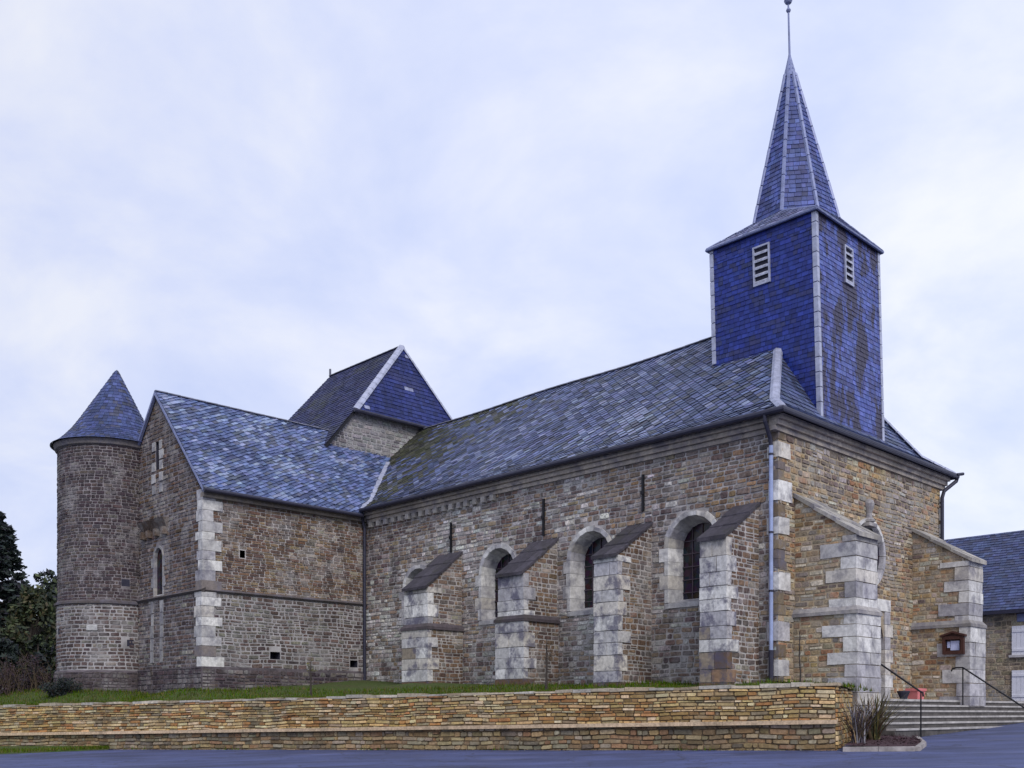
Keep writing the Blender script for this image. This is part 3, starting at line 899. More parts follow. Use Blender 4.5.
# ---- transept
TU, TV0, TV1 = -6.66, 17.8, 24.6
TZ = 7.25
mb = MB()
Ms = plane((0, TV0, 0), (1, 0, 0), (0, 0, 1), (0, -1, 0))        # south-west side wall, s = u
HOLES = [(-5.3, 5.36, .2), (-4.15, 1.9, .4), (-.75, 1.72, .34)]
hl = [[(u, z), (u + w, z), (u + w, z + .26), (u, z + .26)] for u, z, w in HOLES]
mb.polyholes(Ms, [(TU, .2), (0, .2), (0, 7.6), (TU, 7.6)], hl, 0)
hh = [rect_hole(u - .02, u + w + .02, z - .02, z + .28) for u, z, w in HOLES]
stones(mb, Ms, [(TU + .02, 4.14), (-.02, 4.14), (-.02, TZ), (TU + .02, TZ)], pickf(P_TRUP), ch=(.07, .13), cw=(.14, .44), gap=.016, holes=hh)
mb.build('transept_wall', ['mortar', 'stone'], church)
mb = MB()
Ml = plane((0, TV0 - .06, 0), (1, 0, 0), (0, 0, 1), (0, -1, 0))
mb.polyholes(Ml, [(TU - .06, .2), (-.0, .2), (0, 4.08), (TU - .06, 4.08)], [h for h in hl[1:]], 0)
stones(mb, Ml, [(TU - .04, 1.56), (-.02, 1.56), (-.02, 4.06), (TU - .04, 4.06)], pickf(P_TRLOW), ch=(.09, .18), cw=(.13, .46), gap=.042, holes=hh, wave=.05)
Mp = plane((0, TV0 - .12, 0), (1, 0, 0), (0, 0, 1), (0, -1, 0))
mb.polyholes(Mp, [(TU - .12, .2), (-.0, .2), (0, 1.56), (TU - .12, 1.56)], [], 3)
mb.face([Mp(TU - .12, 1.56, 0), Mp(0, 1.56, 0), Ml(0, 1.58, 0), Ml(TU - .12, 1.58, 0)], 3)
stones(mb, Mp, [(TU - .1, .5), (-.02, .5), (-.02, 1.55), (TU - .1, 1.55)], pickf([P_PLINTH[1], P_PLINTH[2], P_TRLOW[1], P_TRLOW[3], P_PLINTH[0]]), ch=(.10, .2), cw=(.16, .5), gap=.035)
# dark putlog holes: boxes sunk into the wall
for u, z, w in HOLES:
    for a in (0,):
        v0, v1 = TV0 - .061, TV0 + .4
        mb.face([(u, v1, z), (u + w, v1, z), (u + w, v1, z + .26), (u, v1, z + .26)], 2)
        for q in (((u, v0, z), (u + w, v0, z), (u + w, v1, z), (u, v1, z)), ((u, v0, z + .26), (u + w, v0, z + .26), (u + w, v1, z + .26), (u, v1, z + .26)), ((u, v0, z), (u, v1, z), (u, v1, z + .26), (u, v0, z + .26)), ((u + w, v0, z), (u + w, v1, z), (u + w, v1, z + .26), (u + w, v0, z + .26))):
            if z < 4: mb.face(q, 2)
mb.build('transept_base_wall', ['mortar_pale', 'stone', 'slate_back', 'mortar_dark'], church)
# gable end (plane u = TU, s = v)
Mg = plane((TU, 0, 0), (0, 1, 0), (0, 0, 1), (-1, 0, 0))
GV = (TV0 + TV1) / 2
GW = (21.12, .33, 4.16, 5.60); GS = (21.1, 21.34, 8.75, 9.75)
mb = MB()
mb.polyholes(Mg, [(TV0, .2), (TV1, .2), (TV1, 7.5), (GV, 11.5), (TV0, 7.5)], [arch_loop(*GW), [(GS[0], GS[2]), (GS[1], GS[2]), (GS[1], GS[3]), (GS[0], GS[3])]], 0)
stones(mb, Mg, [(TV0 + .02, 4.14), (TV1, 4.14), (TV1, 7.5), (GV, 11.42), (TV0 + .02, 7.5)], pickf([sh(c, .72) for c in (P_NAVE[1], P_NAVE[0], P_NAVE[2], P_TRUP[1], P_NAVE[4])]), ch=(.11, .19), cw=(.18, .5), gap=.036, holes=[arch_hole(GW[0], GW[1] + .12, GW[2], GW[3]), rect_hole(GS[0] - .05, GS[1] + .05, GS[2], GS[3])])
Mg2 = plane((TU - .06, 0, 0), (0, 1, 0), (0, 0, 1), (-1, 0, 0))
mb.face([Mg2(TV0 - .06, .2), Mg2(TV1, .2), Mg2(TV1, 4.08), Mg2(TV0 - .06, 4.08)], 0)
stones(mb, Mg2, [(TV0 - .04, 1.56), (TV1, 1.56), (TV1, 4.06), (TV0 - .04, 4.06)], pickf(P_TRLOW), ch=(.11, .18), cw=(.18, .5), gap=.045)
Mg3 = plane((TU - .12, 0, 0), (0, 1, 0), (0, 0, 1), (-1, 0, 0))
mb.face([Mg3(TV0 - .12, .2), Mg3(TV1, .2), Mg3(TV1, 1.56), Mg3(TV0 - .12, 1.56)], 4)
mb.face([Mg3(TV0 - .12, 1.56), Mg3(TV1, 1.56), Mg2(TV1, 1.58), Mg2(TV0 - .06, 1.58)], 4)
stones(mb, Mg3, [(TV0 - .1, .4), (TV1, .4), (TV1, 1.55), (TV0 - .1, 1.55)], pickf(P_PLINTH), ch=(.11, .19), cw=(.18, .5), gap=.03)
# back wall; slit's back and sides coloured dark to stand for shade inside
mb.face([(TU, TV1, .2), (3, TV1, .2), (3, TV1, 7.6), (TU, TV1, 7.6)], 0)
mb.face([Mg(GS[0] - .1, GS[2] - .1, -.45), Mg(GS[1] + .1, GS[2] - .1, -.45), Mg(GS[1] + .1, GS[3] + .1, -.45), Mg(GS[0] - .1, GS[3] + .1, -.45)], 2)
for a in (GS[0], GS[1]): mb.face([Mg(a, GS[2], 0), Mg(a, GS[3], 0), Mg(a, GS[3], -.45), Mg(a, GS[2], -.45)], 2)
for z in (8.72, 9.1, 9.45, 8.3, 7.9):
    for sg in (-1, 1):
        if R.random() < .8:
            a = GW[0] + .07 + sg * .16; b = a + sg * U(.18, .34)
            mb.box(TU - .04, TU + .1, min(a, b), max(a, b), z, z + .32, 3, sh(P_ASH[1], U(.6, .95)), .008)
for z in (3.6, 3.15, 2.7, 2.25, 1.8):
    for sg in (-1, 1):
        a = GW[0] + sg * .26; b = a + sg * U(.16, .3)
        mb.box(TU - .095, TU, min(a, b), max(a, b), z, z + .42, 3, sh(P_ASH[1], U(.5, .85)), .008)
gable = mb.build('transept_gable', ['mortar_grey', 'stone', 'slate_back', 'ashlar', 'mortar_dark'], church)
# narrow round-headed window with a pale filling
window(church, Mg, *GW, depth=.10, ring=.08, splay=.02, tone=.62, name='narrow_window', njamb=4, nv=5)
# pale dressed stones round the slit and below it, stone bracket in the gable
mb = MB(); c = (.12, .085, .065)
mb.hexa([(TU - .03, 20.4, 6.55), (TU - .03, 22.3, 6.55), (TU + .1, 22.3, 6.55), (TU + .1, 20.4, 6.55), (TU - .26, 20.3, 6.92), (TU - .26, 22.4, 6.92), (TU + .1, 22.4, 6.92), (TU + .1, 20.3, 6.92)], 0, c)
for v in (20.5, 21.1, 21.7, 22.2): mb.box(TU - .2, TU + .05, v - .09, v + .09, 6.34, 6.6, 0, sh(c, U(.8, 1.3)))
mb.build('stone_bracket', 'stone', gable)
# corner stones of the transept
mb = MB(); z = .7; i = 0
while z < 7.2:
    h = U(.26, .38); off = .012 if z > 4.1 else (.072 if z > 1.5 else .132)
    z2 = z + h
    for lim in (1.56, 4.1):
        if z < lim < z2: z2 = lim
    if 1.56 <= z:
        a, b = ((.62, .3) if i % 2 else (.38, .42))
        col = sh(R.choice(P_ASH), U(.8, 1.1)) if z > 4.1 or R.random() < .9 else (.22, .19, .18)
        mb.box(TU - off - .036, TU + a * U(.85, 1.2), TV0 - off - .036, TV0 + b * U(.8, 1.1), z + .005, z2 - .005, 0, col, .006)
    z = z2; i += 1
mb.build('corner_stones', 'ashlar', church)
# string course and cornice of the transept
mb = MB(); c = (.10, .085, .085)
mb.hexa([(TU - .02, TV0 - .1, 4.06), (0, TV0 - .1, 4.06), (0, TV0 + .02, 4.06), (TU - .02, TV0 + .02, 4.06), (TU - .02, TV0 - .16, 4.12), (0, TV0 - .16, 4.12), (0, TV0 + .02, 4.22), (TU - .02, TV0 + .02, 4.22)], 0, c)
mb.hexa([(TU - .1, TV0 - .12, 4.06), (TU + .02, TV0 - .12, 4.06), (TU + .02, TV1, 4.06), (TU - .1, TV1, 4.06), (TU - .17, TV0 - .165, 4.121), (TU + .02, TV0 - .165, 4.218), (TU + .02, TV1, 4.218), (TU - .17, TV1, 4.121)], 0, c)
mb.build('string_course', 'ashlar', church)
mb = MB(); u = TU - .05
while u < -.1:
    u1 = min(-.0, u + U(.8, 1.3)); mb.box(u + .003, u1 - .003, TV0 - .16, TV0 + .1, TZ, TZ + .2, 0, sh((.27, .23, .19), U(.8, 1.1))); u = u1
mb.build('transept_cornice', 'ashlar', church)
# transept roof
tf = rfun(P_SL_TR)
mb = MB()
roof_plane(mb, [(TU - .12, TV0 - .28, 7.48), (.2, TV0 - .28, 7.48), (4.2, GV, 11.56), (TU - .12, GV, 11.56)], tf, w=.27, e=.145, lift=.034, jag=.05, rot=.55, deep=1)
roof_plane(mb, [(TU - .12, TV1 + .28, 7.48), (.2, TV1 + .28, 7.48), (4.2, GV, 11.56), (TU - .12, GV, 11.56)], tf, w=.4, e=.3, lift=.032)
troof = mb.build('transept_roof', ['slate_back', 'slate'], church, shift=lambda u, v, z: (u, v, z + .09 * noise.noise((u * .35, v * .4, 8.3)) * min(1, max(0, z - 7.6)) * min(1, max(0, (11.6 - z) * .8))))
mb = MB(); gutter(mb, [(TU - .14, TV0 - .33, 7.44), (-.36, TV0 - .33, 7.43)], .075); mb.build('gutter', 'zinc_dark', troof)
mb = MB(); strip(mb, [(TU - .12, GV, 11.57), (2.6, GV, 11.57)], .2, .025, seam=.5); mb.build('ridge_capping', 'slate_ridge', troof)
for va, sg in ((TV0 - .28, 1), (TV1 + .28, -1)):
    mb = MB(); mb.hexa([(TU - .14, va, 7.36), (TU - .04, va, 7.36), (TU - .04, GV, 11.42), (TU - .14, GV, 11.42), (TU - .14, va, 7.47), (TU - .04, va, 7.47), (TU - .04, GV, 11.55), (TU - .14, GV, 11.55)])
    mb.build('verge', 'lead', troof)
# valley flashing between nave and transept roofs
mb = MB()
def nz_(u): return 8.2 + .929 * (u - .5) if u > .5 else 7.66 + (u + .35) * .635
def tz_(v): return 7.48 + (v - TV0 + .28) * (11.56 - 7.48) / (GV - TV0 + .28)
pts = []
for k in range(9):
    u = -.3 + k * .4
    v = TV0 - .28 + (nz_(u) - 7.48) * (GV - TV0 + .28) / (11.56 - 7.48)
    pts.append((u, v, nz_(u) + .05))
strip(mb, pts, .34, .02, seam=.6, nrm=(-1, -1, 1.4))
mb.build('valley_flashing', 'zinc', church)

# ---- round stair tower
RC = (-6.96, 24.57); RR = 1.86
mb = MB()
mb.lathe(RC[0], RC[1], [(RR + .12, .2), (RR + .12, 1.5), (RR + .04, 1.56)], 64, 3)
mb.lathe(RC[0], RC[1], [(RR + .04, 1.56), (RR + .04, 4.0)], 64, 4)
mb.lathe(RC[0], RC[1], [(RR, 4.0), (RR, 9.8)], 64, 0)
mc = lambda r: (lambda s, t, h=0.: Vector((RC[0] + (r + h) * math.cos(s / r), RC[1] + (r + h) * math.sin(s / r), t)))
def ring_stones(r, z0, z1, pal, **kw):
    stones(mb, mc(r), [(math.pi * .5 * r, z0), (math.pi * 2.2 * r, z0), (math.pi * 2.2 * r, z1), (math.pi * .5 * r, z1)], pickf(pal), **kw)
def at_px(a, z, w, h): # dark putlog hole or pale stone at tower angle a
    return rect_hole(a * RR - w / 2, a * RR + w / 2, z, z + h)
th = [at_px(math.radians(263), 4.65, .3, .26), at_px(math.radians(268), 2.45, .26, .24), at_px(math.radians(178), 2.9, .24, .24)]
ring_stones(RR + .12, .4, 1.5, P_PLINTH, ch=(.1, .17), cw=(.16, .42), gap=.022)
ring_stones(RR + .04, 1.58, 3.98, P_TRLOW, ch=(.11, .17), cw=(.16, .42), gap=.04, holes=th)
ring_stones(RR, 4.08, 9.8, P_TOWER, ch=(.09, .15), cw=(.13, .36), gap=.026, holes=th)
for aa, z, w, h in ((263, 4.65, .3, .26), (268, 2.45, .26, .24), (178, 2.9, .24, .24)):
    a = math.radians(aa); r = RR + (.042 if z < 4 else .002)
    for k in range(1):
        q = [(RC[0] + (r + .004) * math.cos(a + s * w / 2 / r), RC[1] + (r + .004) * math.sin(a + s * w / 2 / r), zz) for s, zz in ((-1, z), (1, z), (1, z + h), (-1, z + h))]
        mb.face(q, 2)
tower = mb.build('round_tower', ['mortar_grey', 'stone', 'slate_back', 'mortar_dark', 'mortar_pale'], church)
mb = MB(); mb.lathe(RC[0], RC[1], [(RR + .0, 3.96), (RR + .12, 3.99), (RR + .12, 4.07), (RR - .02, 4.15)], 64, 0, (.10, .085, .085)); mb.build('string_course', 'ashlar', tower)
mb = MB(); mb.lathe(RC[0], RC[1], [(RR - .02, 9.74), (RR + .1, 9.8), (RR + .14, 9.93), (RR + .16, 9.98), (RR - .1, 9.98)], 64, 0, (.2, .18, .18)); mb.build('cornice', 'ashlar', tower)
mb = MB(); a = math.radians(228); r = RR + .07
mb.hexa([(RC[0] + (r + dr) * math.cos(a + da), RC[1] + (r + dr) * math.sin(a + da), z) for z in (3.0, 3.2) for dr, da in ((-.1, -.1), (.02, -.1), (.02, .1), (-.1, .1))], 0, (.5, .5, .5))
mb.build('pale_stone', 'ashlar', tower)
def cone_lean(z): k = max(0, z - 10.0) / 3.0 * .22; return (k * .718, -k * .696)
cprof = [(2.12, 9.98), (1.92, 10.12), (1.68, 10.36), (1.45, 10.65), (1.2, 11.05), (0.03, 13.1)]
def cone_r(z):
    for (r0, z0), (r1, z1) in zip(cprof, cprof[1:]):
        if z0 <= z <= z1: return r0 + (r1 - r0) * (z - z0) / (z1 - z0)
    return .02
mb = MB(); mb.lathe(RC[0], RC[1], [(r - .03, z) for r, z in cprof], 48, 0, lean=cone_lean)
z = 9.98; pf = pickf(P_SL_CONE, .3, .6)
while z < 13.0:
    dz = .09 if z < 10.6 else .135
    z1 = z + dz; ra, rb = cone_r(z), cone_r(min(z1 + .01, 13.1))
    n = max(8, round(2 * math.pi * ra / .17)); o0 = U(0, 1)
    l0, l1 = cone_lean(z), cone_lean(z1)
    for k in range(n):
        a0, a1 = 2 * math.pi * (k + o0) / n, 2 * math.pi * (k + o0 + .96) / n
        lf = U(.008, .022)
        P = lambda r, a, zz, l: (RC[0] + l[0] + r * math.cos(a), RC[1] + l[1] + r * math.sin(a), zz)
        q = [P(ra + lf, a0, z, l0), P(ra + lf, a1, z, l0), P(rb, a1, z1 + .01, l1), P(rb, a0, z1 + .01, l1)]
        col = pf(a0 * 2, z); mb.face(q, 1, col); mb.face([P(ra - .02, a0, z, l0), P(ra - .02, a1, z, l0), q[1], q[0]], 1, col)
    z = z1
cone = mb.build('cone_roof', ['slate_back', 'slate'], tower)
# ---- choir: gable wall above the roofs, steep half-hipped roof
HU, RV0, RV1, RZ = 4.2, 20.94, 26.4, 15.84
CVG = 20.5
def cz(u): return RZ - 1.195 * abs(HU - u)
mb = MB()
Mc = plane((0, CVG, 0), (1, 0, 0), (0, 0, 1), (0, -1, 0))
pl = [(-.2, cz(-.2) - .08), (-.2, 6.), (8.6, 6.), (8.6, cz(8.6) - .08), (7.02, 12.44), (1.38, 12.44)]
mb.face([Mc(*p) for p in pl], 0)
stones(mb, Mc, [(-.18, 10.2), (8.6, 10.2), (7.02, 12.42), (1.38, 12.42), (-.18, cz(-.18) - .1)], pickf([(.2, .19, .19), (.26, .25, .25), (.17, .16, .17), (.3, .29, .29)]), ch=(.1, .2), cw=(.18, .5), gap=.03)
for u in (-.2, 8.6): mb.face([(u, CVG, .3), (u, 27.3, .3), (u, 27.3, cz(u) - .08), (u, CVG, cz(u) - .08)], 0)
mb.face([(-.2, 27.3, .3), (8.6, 27.3, .3), (8.6, 27.3, 10.4), (-.2, 27.3, 10.4)], 0)
mb.build('choir_wall', ['mortar_pale', 'stone'], church)
mb = MB()
VF = CVG - .14
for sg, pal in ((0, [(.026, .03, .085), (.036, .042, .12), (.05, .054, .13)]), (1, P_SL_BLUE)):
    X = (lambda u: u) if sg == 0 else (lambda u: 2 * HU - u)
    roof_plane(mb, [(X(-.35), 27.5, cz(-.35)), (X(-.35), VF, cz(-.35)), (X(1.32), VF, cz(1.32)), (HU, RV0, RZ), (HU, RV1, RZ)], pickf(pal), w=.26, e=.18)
roof_plane(mb, [(-.35, 27.5, cz(-.35)), (2 * HU + .35, 27.5, cz(-.35)), (HU, RV1, RZ)], pickf(P_SL_BLUE), w=.3, e=.22)
croof = mb.build('choir_roof', ['slate_back', 'slate_moss'], church)
mb = MB()
bf = pickf([(.010, .018, .10), (.015, .025, .13), (.021, .032, .155)])
def dots(s, t): return (.26, .28, .42) if R.random() < .03 else bf(s, t)
roof_plane(mb, [(1.30, VF - .1, 12.36), (2 * HU - 1.30, VF - .1, 12.36), (HU, RV0, RZ)], dots, w=.24, e=.17)
hipf = mb.build('half_hip', ['slate_back', 'slate_blue'], croof)
mb = MB()
strip(mb, [(1.30, VF - .1, 12.4), (HU, RV0, RZ + .02)], .3, .05, seam=.35, nrm=(-1, -1, .8)); mb.build('hip_flashing', 'zinc', croof); mb = MB()
strip(mb, [(2 * HU - 1.30, VF - .1, 12.4), (HU, RV0, RZ + .02)], .2, .04, seam=.35, nrm=(1, -1, .8))
mb.build('hip_flashing', 'zinc', croof)
mb = MB(); strip(mb, [(HU, RV0 + .1, RZ + .02), (HU, RV1, RZ + .02)], .2, .03); mb.tube([(HU, RV1, RZ), (HU, RV1, RZ + .35)], .05); mb.build('ridge_capping', 'slate_ridge', croof)
for X in ((lambda u: u), (lambda u: 2 * HU - u)):
    mb = MB(); a, b = X(-.35), X(1.32)
    mb.hexa([(a, VF - .03, cz(-.35) - .16), (a, VF + .06, cz(-.35) - .16), (b, VF + .06, cz(1.32) - .16), (b, VF - .03, cz(1.32) - .16), (a, VF - .03, cz(-.35) - .012), (a, VF + .06, cz(-.35) - .012), (b, VF + .06, cz(1.32) - .012), (b, VF - .03, cz(1.32) - .012)])
    mb.build('verge', 'iron', croof)
mb = MB(); mb.tube([(1.2, VF - .16, 12.33), (2 * HU - 1.2, VF - .16, 12.33)], .08, 8); mb.build('gutter', 'zinc_dark', croof)

# ---- belfry and spire (the whole steeple leans a little)
KL = .026
lean = lambda u, v, z: (u - .718 * KL * (z - 11), v + .696 * KL * (z - 11), z)
BU0, BU1, BV0, BV1, BZ = 2.965, 6.74, .53, 4.02, 14.1
mb = MB()
mb.box(BU0, BU1, BV0, BV1, 7.9, BZ)
w_, h_ = .18, .135
LV = (2.26, .56, 12.5, 13.65)      # louvre on the nave side: v centre, width, z0, z1
LF = (4.78, .5, 12.5, 13.6)
def masked(mbx, M, poly, colf, hole, mi=1):
    """slates round a rectangular opening"""
    (a, b), (c, d_) = (poly[0][0], poly[1][0]), (poly[0][1], poly[2][1])
    x0, x1, y0, y1 = hole
    for p in (((a, c), (b, c), (b, y0), (a, y0)), ((a, y0), (x0, y0), (x0, y1), (a, y1)), ((x1, y0), (b, y0), (b, y1), (x1, y1)), ((a, y1), (b, y1), (b, d_), (a, d_))):
        slates(mbx, M, list(p), colf, w=w_, e=h_, lift=.014, mi=mi)
masked(mb, plane((BU0, 0, 0), (0, 1, 0), (0, 0, 1), (-1, 0, 0)), [(BV0, 8.), (BV1, 8.), (BV1, BZ), (BV0, BZ)], pickf(P_SL_BLUE, .2, .8), (LV[0] - LV[1] / 2, LV[0] + LV[1] / 2, LV[2], LV[3]))
masked(mb, plane((0, BV0, 0), (1, 0, 0), (0, 0, 1), (0, -1, 0)), mi=2, poly=[(BU0, 8.), (BU1, 8.), (BU1, BZ), (BU0, BZ)], colf=pickf(P_SL_BLUE2, .2, .8), hole=(LF[0] - LF[1] / 2, LF[0] + LF[1] / 2, LF[2], LF[3]))
slates(mb, plane((BU1, 0, 0), (0, 1, 0), (0, 0, 1), (1, 0, 0)), [(BV0, 8.5), (BV1, 8.5), (BV1, BZ), (BV0, BZ)], pickf(P_SL_BLUE), w=w_, e=h_, lift=.014)
slates(mb, plane((0, BV1, 0), (1, 0, 0), (0, 0, 1), (0, 1, 0)), [(BU0, 10), (BU1, 10), (BU1, BZ), (BU0, BZ)], pickf(P_SL_BLUE), w=w_, e=h_, lift=.014)
bell = mb.build('belfry', ['slate_back', 'slate_blue', 'slate_patch'], church, shift=lean)
for u, v, s1, s2 in ((BU0, BV0, -1, -1), (BU0, BV1, -1, 1), (BU1, BV0, 1, -1), (BU1, BV1, 1, 1)):
    mb = MB(); z = 8.3 if v == BV0 else 10.6
    if u == BU1 and v == BV1: z = 10.6
    while z < BZ - .05:
        z1 = min(z + .42, BZ)
        a0, a1 = sorted((u + s1 * .035, u - s1 * .10)); b0, b1 = sorted((v + s2 * .035, v - s2 * .10))
        mb.box(a0, a1, b0, b1, z, z1 - .025); z = z1
    mb.build('corner_flashing', 'zinc', bell, shift=lean)
def louvre(M, c, w, z0, z1):
    lb = MB(); t = .05
    for a, b, c0, c1 in ((c - w / 2, c - w / 2 + t, z0, z1), (c + w / 2 - t, c + w / 2, z0, z1), (c - w / 2 + t, c + w / 2 - t, z0, z0 + t), (c - w / 2 + t, c + w / 2 - t, z1 - t, z1)):
        lb.hexa([M(s, tt, h) for tt in (c0, c1) for s, h in ((a, .003), (b, .003), (b, .06), (a, .06))], 0)
    lb.face([M(c - w / 2, z0, .003), M(c + w / 2, z0, .003), M(c + w / 2, z1, .003), M(c - w / 2, z1, .003)], 1)
    o = lb.build('louvre', ['zinc', 'slate_back'], bell, shift=lean)
    n = 5; sp = (z1 - z0 - 2 * t) / n
    sb = MB()
    for i in range(n):
        zz = z0 + t + i * sp
        sb.hexa([M(c - w / 2 + t, zz, .05), M(c + w / 2 - t, zz, .05), M(c + w / 2 - t, zz + .09, .006), M(c - w / 2 + t, zz + .09, .006), M(c - w / 2 + t, zz + .06, .055), M(c + w / 2 - t, zz + .06, .055), M(c + w / 2 - t, zz + .105, .006), M(c - w / 2 + t, zz + .105, .006)])
    sb.build('slat', 'zinc_slat', o, shift=lean)
louvre(plane((BU0, 0, 0), (0, 1, 0), (0, 0, 1), (-1, 0, 0)), *LV)
louvre(plane((0, BV0, 0), (1, 0, 0), (0, 0, 1), (0, -1, 0)), *LF)
# spire
SC = ((BU0 + BU1) / 2, (BV0 + BV1) / 2); SR, SZ0, SZ1 = 1.35, 14.74, 20.1
ov = .10
cor = {45: (BU1 + ov, BV1 + ov), 135: (BU0 - ov, BV1 + ov), 225: (BU0 - ov, BV0 - ov), 315: (BU1 + ov, BV0 - ov)}
cor = {k: Vector((*p, BZ)) for k, p in cor.items()}
octv = {a % 360: Vector((SC[0] + SR * math.cos(math.radians(a)), SC[1] + SR * math.sin(math.radians(a)), SZ0)) for a in range(15, 375, 45)}
apex = Vector((*SC, SZ1))
mb = MB(); sf = pickf([(.045, .066, .22), (.06, .085, .27), (.078, .105, .31), (.04, .052, .17)], .25, .8); skf = pickf([(.2, .22, .36), (.25, .27, .42), (.17, .18, .30)])
for k in (45, 135, 225, 315):
    o1, o2 = octv[(k - 30) % 360], octv[(k + 15) % 360]
    c = cor[k]; c2 = cor[(k + 90) % 360]; o3 = octv[(k + 60) % 360]
    for tri in ([o1, o2, c], [c, c2, o3], [o3, o2, c]): roof_plane(mb, tri, skf, w=.2, e=.15)
mb.box(BU0 - ov, BU1 + ov, BV0 - ov, BV1 + ov, BZ - .06, BZ - .005)
ks = sorted(octv)
for a, b in zip(ks, ks[1:] + ks[:1]): roof_plane(mb, [octv[a], octv[b], apex], sf, w=.18, e=.15, lift=.016)
spire = mb.build('spire', ['slate_back', 'slate_blue'], church, shift=lean)
mb = MB()
for a in ks:
    dr = Vector((math.cos(math.radians(a)), math.sin(math.radians(a)), .2))
    strip(mb, [octv[a] + dr * .012, octv[a].lerp(apex, .88) + dr * .012], .12, .025, seam=.6, nrm=dr)
for k, o in ((45, 15), (45, 60), (135, 105), (135, 150), (225, 195), (225, 240), (315, 285), (315, 330)):
    strip(mb, [cor[k] + Vector((0, 0, .01)), octv[o] + Vector((0, 0, .01))], .1, .02, seam=.5, nrm=(octv[o] - Vector((*SC, 13))))
ks2 = sorted(cor)
for a, b in zip(ks2, ks2[1:] + ks2[:1]): mb.tube([cor[a] - Vector((0, 0, .03)), cor[b] - Vector((0, 0, .03))], .045, 6)
mb.build('ridge_flashing', 'lead', spire, shift=lean)
mb = MB()
mb.lathe(*SC, [(.22, 19.35), (.20, 19.4), (.05, 20.0), (.033, 20.1)], 8)
mb.tube([(*SC, 20.0), (*SC, 22.8)], [.035, .02], 8)
for z, r in ((21.42, .075), (21.72, .13)): mb.lathe(*SC, [(.01, z - r), (r * .7, z - r * .6), (r, z), (r * .7, z + r * .7), (.01, z + r * 1.4)], 10)
mb.tube([(SC[0] - .3, SC[1] + .3, 22.35), (SC[0] + .3, SC[1] - .3, 22.35)], .025, 6)
mb.build('finial', 'lead', spire, shift=lean)

# ------------------------------------------------------------------ yard wall along the street
def retaining():
    mb = MB(); WL = 50
    nrm = Vector((-.4457, -.8952, 0))
    def Mw(off): return lambda s, t, h=0.: wall_pt(s) + nrm * (h + off) + Vector((0, 0, wall_base(s) + t))
    A, B = Mw(0), Mw(.0)
    led = lambda s: .585 - .0045 * min(s, 40)
    lower = [(0, -.25), (WL, -.25), (WL, led(WL)), (0, led(0))]
    upper = [(0, led(0)), (WL, led(WL)), (WL, YH), (0, YH)]
    mb.face([A(0, -.4), A(WL, -.4), A(WL, YH), A(0, YH)], 0)
    mb.face([A(0, YH), A(WL, YH), A(WL, YH, -.4), A(0, YH, -.4)], 0)
    lo = pickf([(.18, .13, .07), (.28, .20, .10), (.33, .25, .14), (.22, .19, .12), (.25, .15, .08), (.30, .25, .18), (.16, .135, .10)], .3, .5)
    up = pickf(P_YARD, .3, .5)
    for a, b, wv in ((0, 30, 1), (30, WL, 0)):
        kw = dict(ch=(.045, .115), cw=(.12, .48), gap=.018, proud=(.008, .06), wave=.05) if wv else dict(ch=(.12, .2), cw=(.3, .6))
        stones(mb, A, [(a, -.25), (b, -.25), (b, led(b) - .02), (a, led(a) - .02)], lo, **dict(kw, ch=(.09, .17)) if wv else kw)
        stones(mb, A, [(a, led(a) + .05), (b, led(b) + .05), (b, YH - .05), (a, YH - .05)], up, **kw)
    # return wall at the right-hand end, up to the corner buttress
    p0 = wall_pt(0); p1 = Vector((8.42, 25.25, 0)); S = (p1 - p0).normalized(); n2 = Vector((S.y, -S.x, 0)); LR = (p1 - p0).length
    Mr = lambda s, t, h=0.: p0 + S * s + n2 * h + Vector((0, 0, -.79 + t + s * .01))
    mb.face([Mr(0, -.4), Mr(LR, -.4), Mr(LR, YH - .12), Mr(0, YH)], 0)
    stones(mb, Mr, [(0, -.2), (LR, -.2), (LR, YH - .14), (0, YH - .02)], up, ch=(.06, .13), cw=(.12, .42), gap=.016, proud=(.015, .05))
    # string of flat pale slabs
    w = mb.build('yard_wall', ['mortar_yard', 'stone_yard'])
    tag(w, 'long low ochre rubble retaining wall with a projecting band, holding the grass bank along the street', 'wall')
    mb = MB(); s = -.04
    while s < WL:
        s1 = min(WL, s + U(1.6, 2.6)); col = sh((.56, .42, .28), U(.85, 1.1))
        P = [A(q, led(q) + z, h) for z in (-.03, .06) for q, h in ((s + .004, -.05), (s1 - .004, -.05), (s1 - .004, .14), (s + .004, .14))]
        mb.hexa(P, 0, col); s = s1
    mb.build('stone_band', 'stone_yard', w)
    mb = MB(); s = -.06
    while s < WL:
        s1 = s + U(.35, .8); col = sh(R.choice([(.50, .45, .37), (.44, .38, .29), (.40, .32, .22), (.46, .43, .38)]), U(.7, 1.15))
        hz = U(-.03, .035)
        P = [A(q, YH - .05 + z, h) for z in (.0, .06 + hz) for q, h in ((s + .006, -.42), (s1 - .006, -.42), (s1 - .006, .045), (s + .006, .045))]
        mb.hexa([p + Vector((0, 0, U(-.014, .014))) for p in P], 0, col); s = s1
    s = 0
    while s < LR:
        s1 = s + U(.35, .6); col = sh((.34, .29, .21), U(.7, 1.1))
        mb.hexa([Mr(q, YH - .05 - .04 * q / LR + z, h) for z in (0, .06) for q, h in ((s + .006, -.3), (min(s1, LR) - .006, -.3), (min(s1, LR) - .006, .04), (s + .006, .04))], 0, col); s = s1
    mb.build('coping', 'stone_yard', w)
retaining()

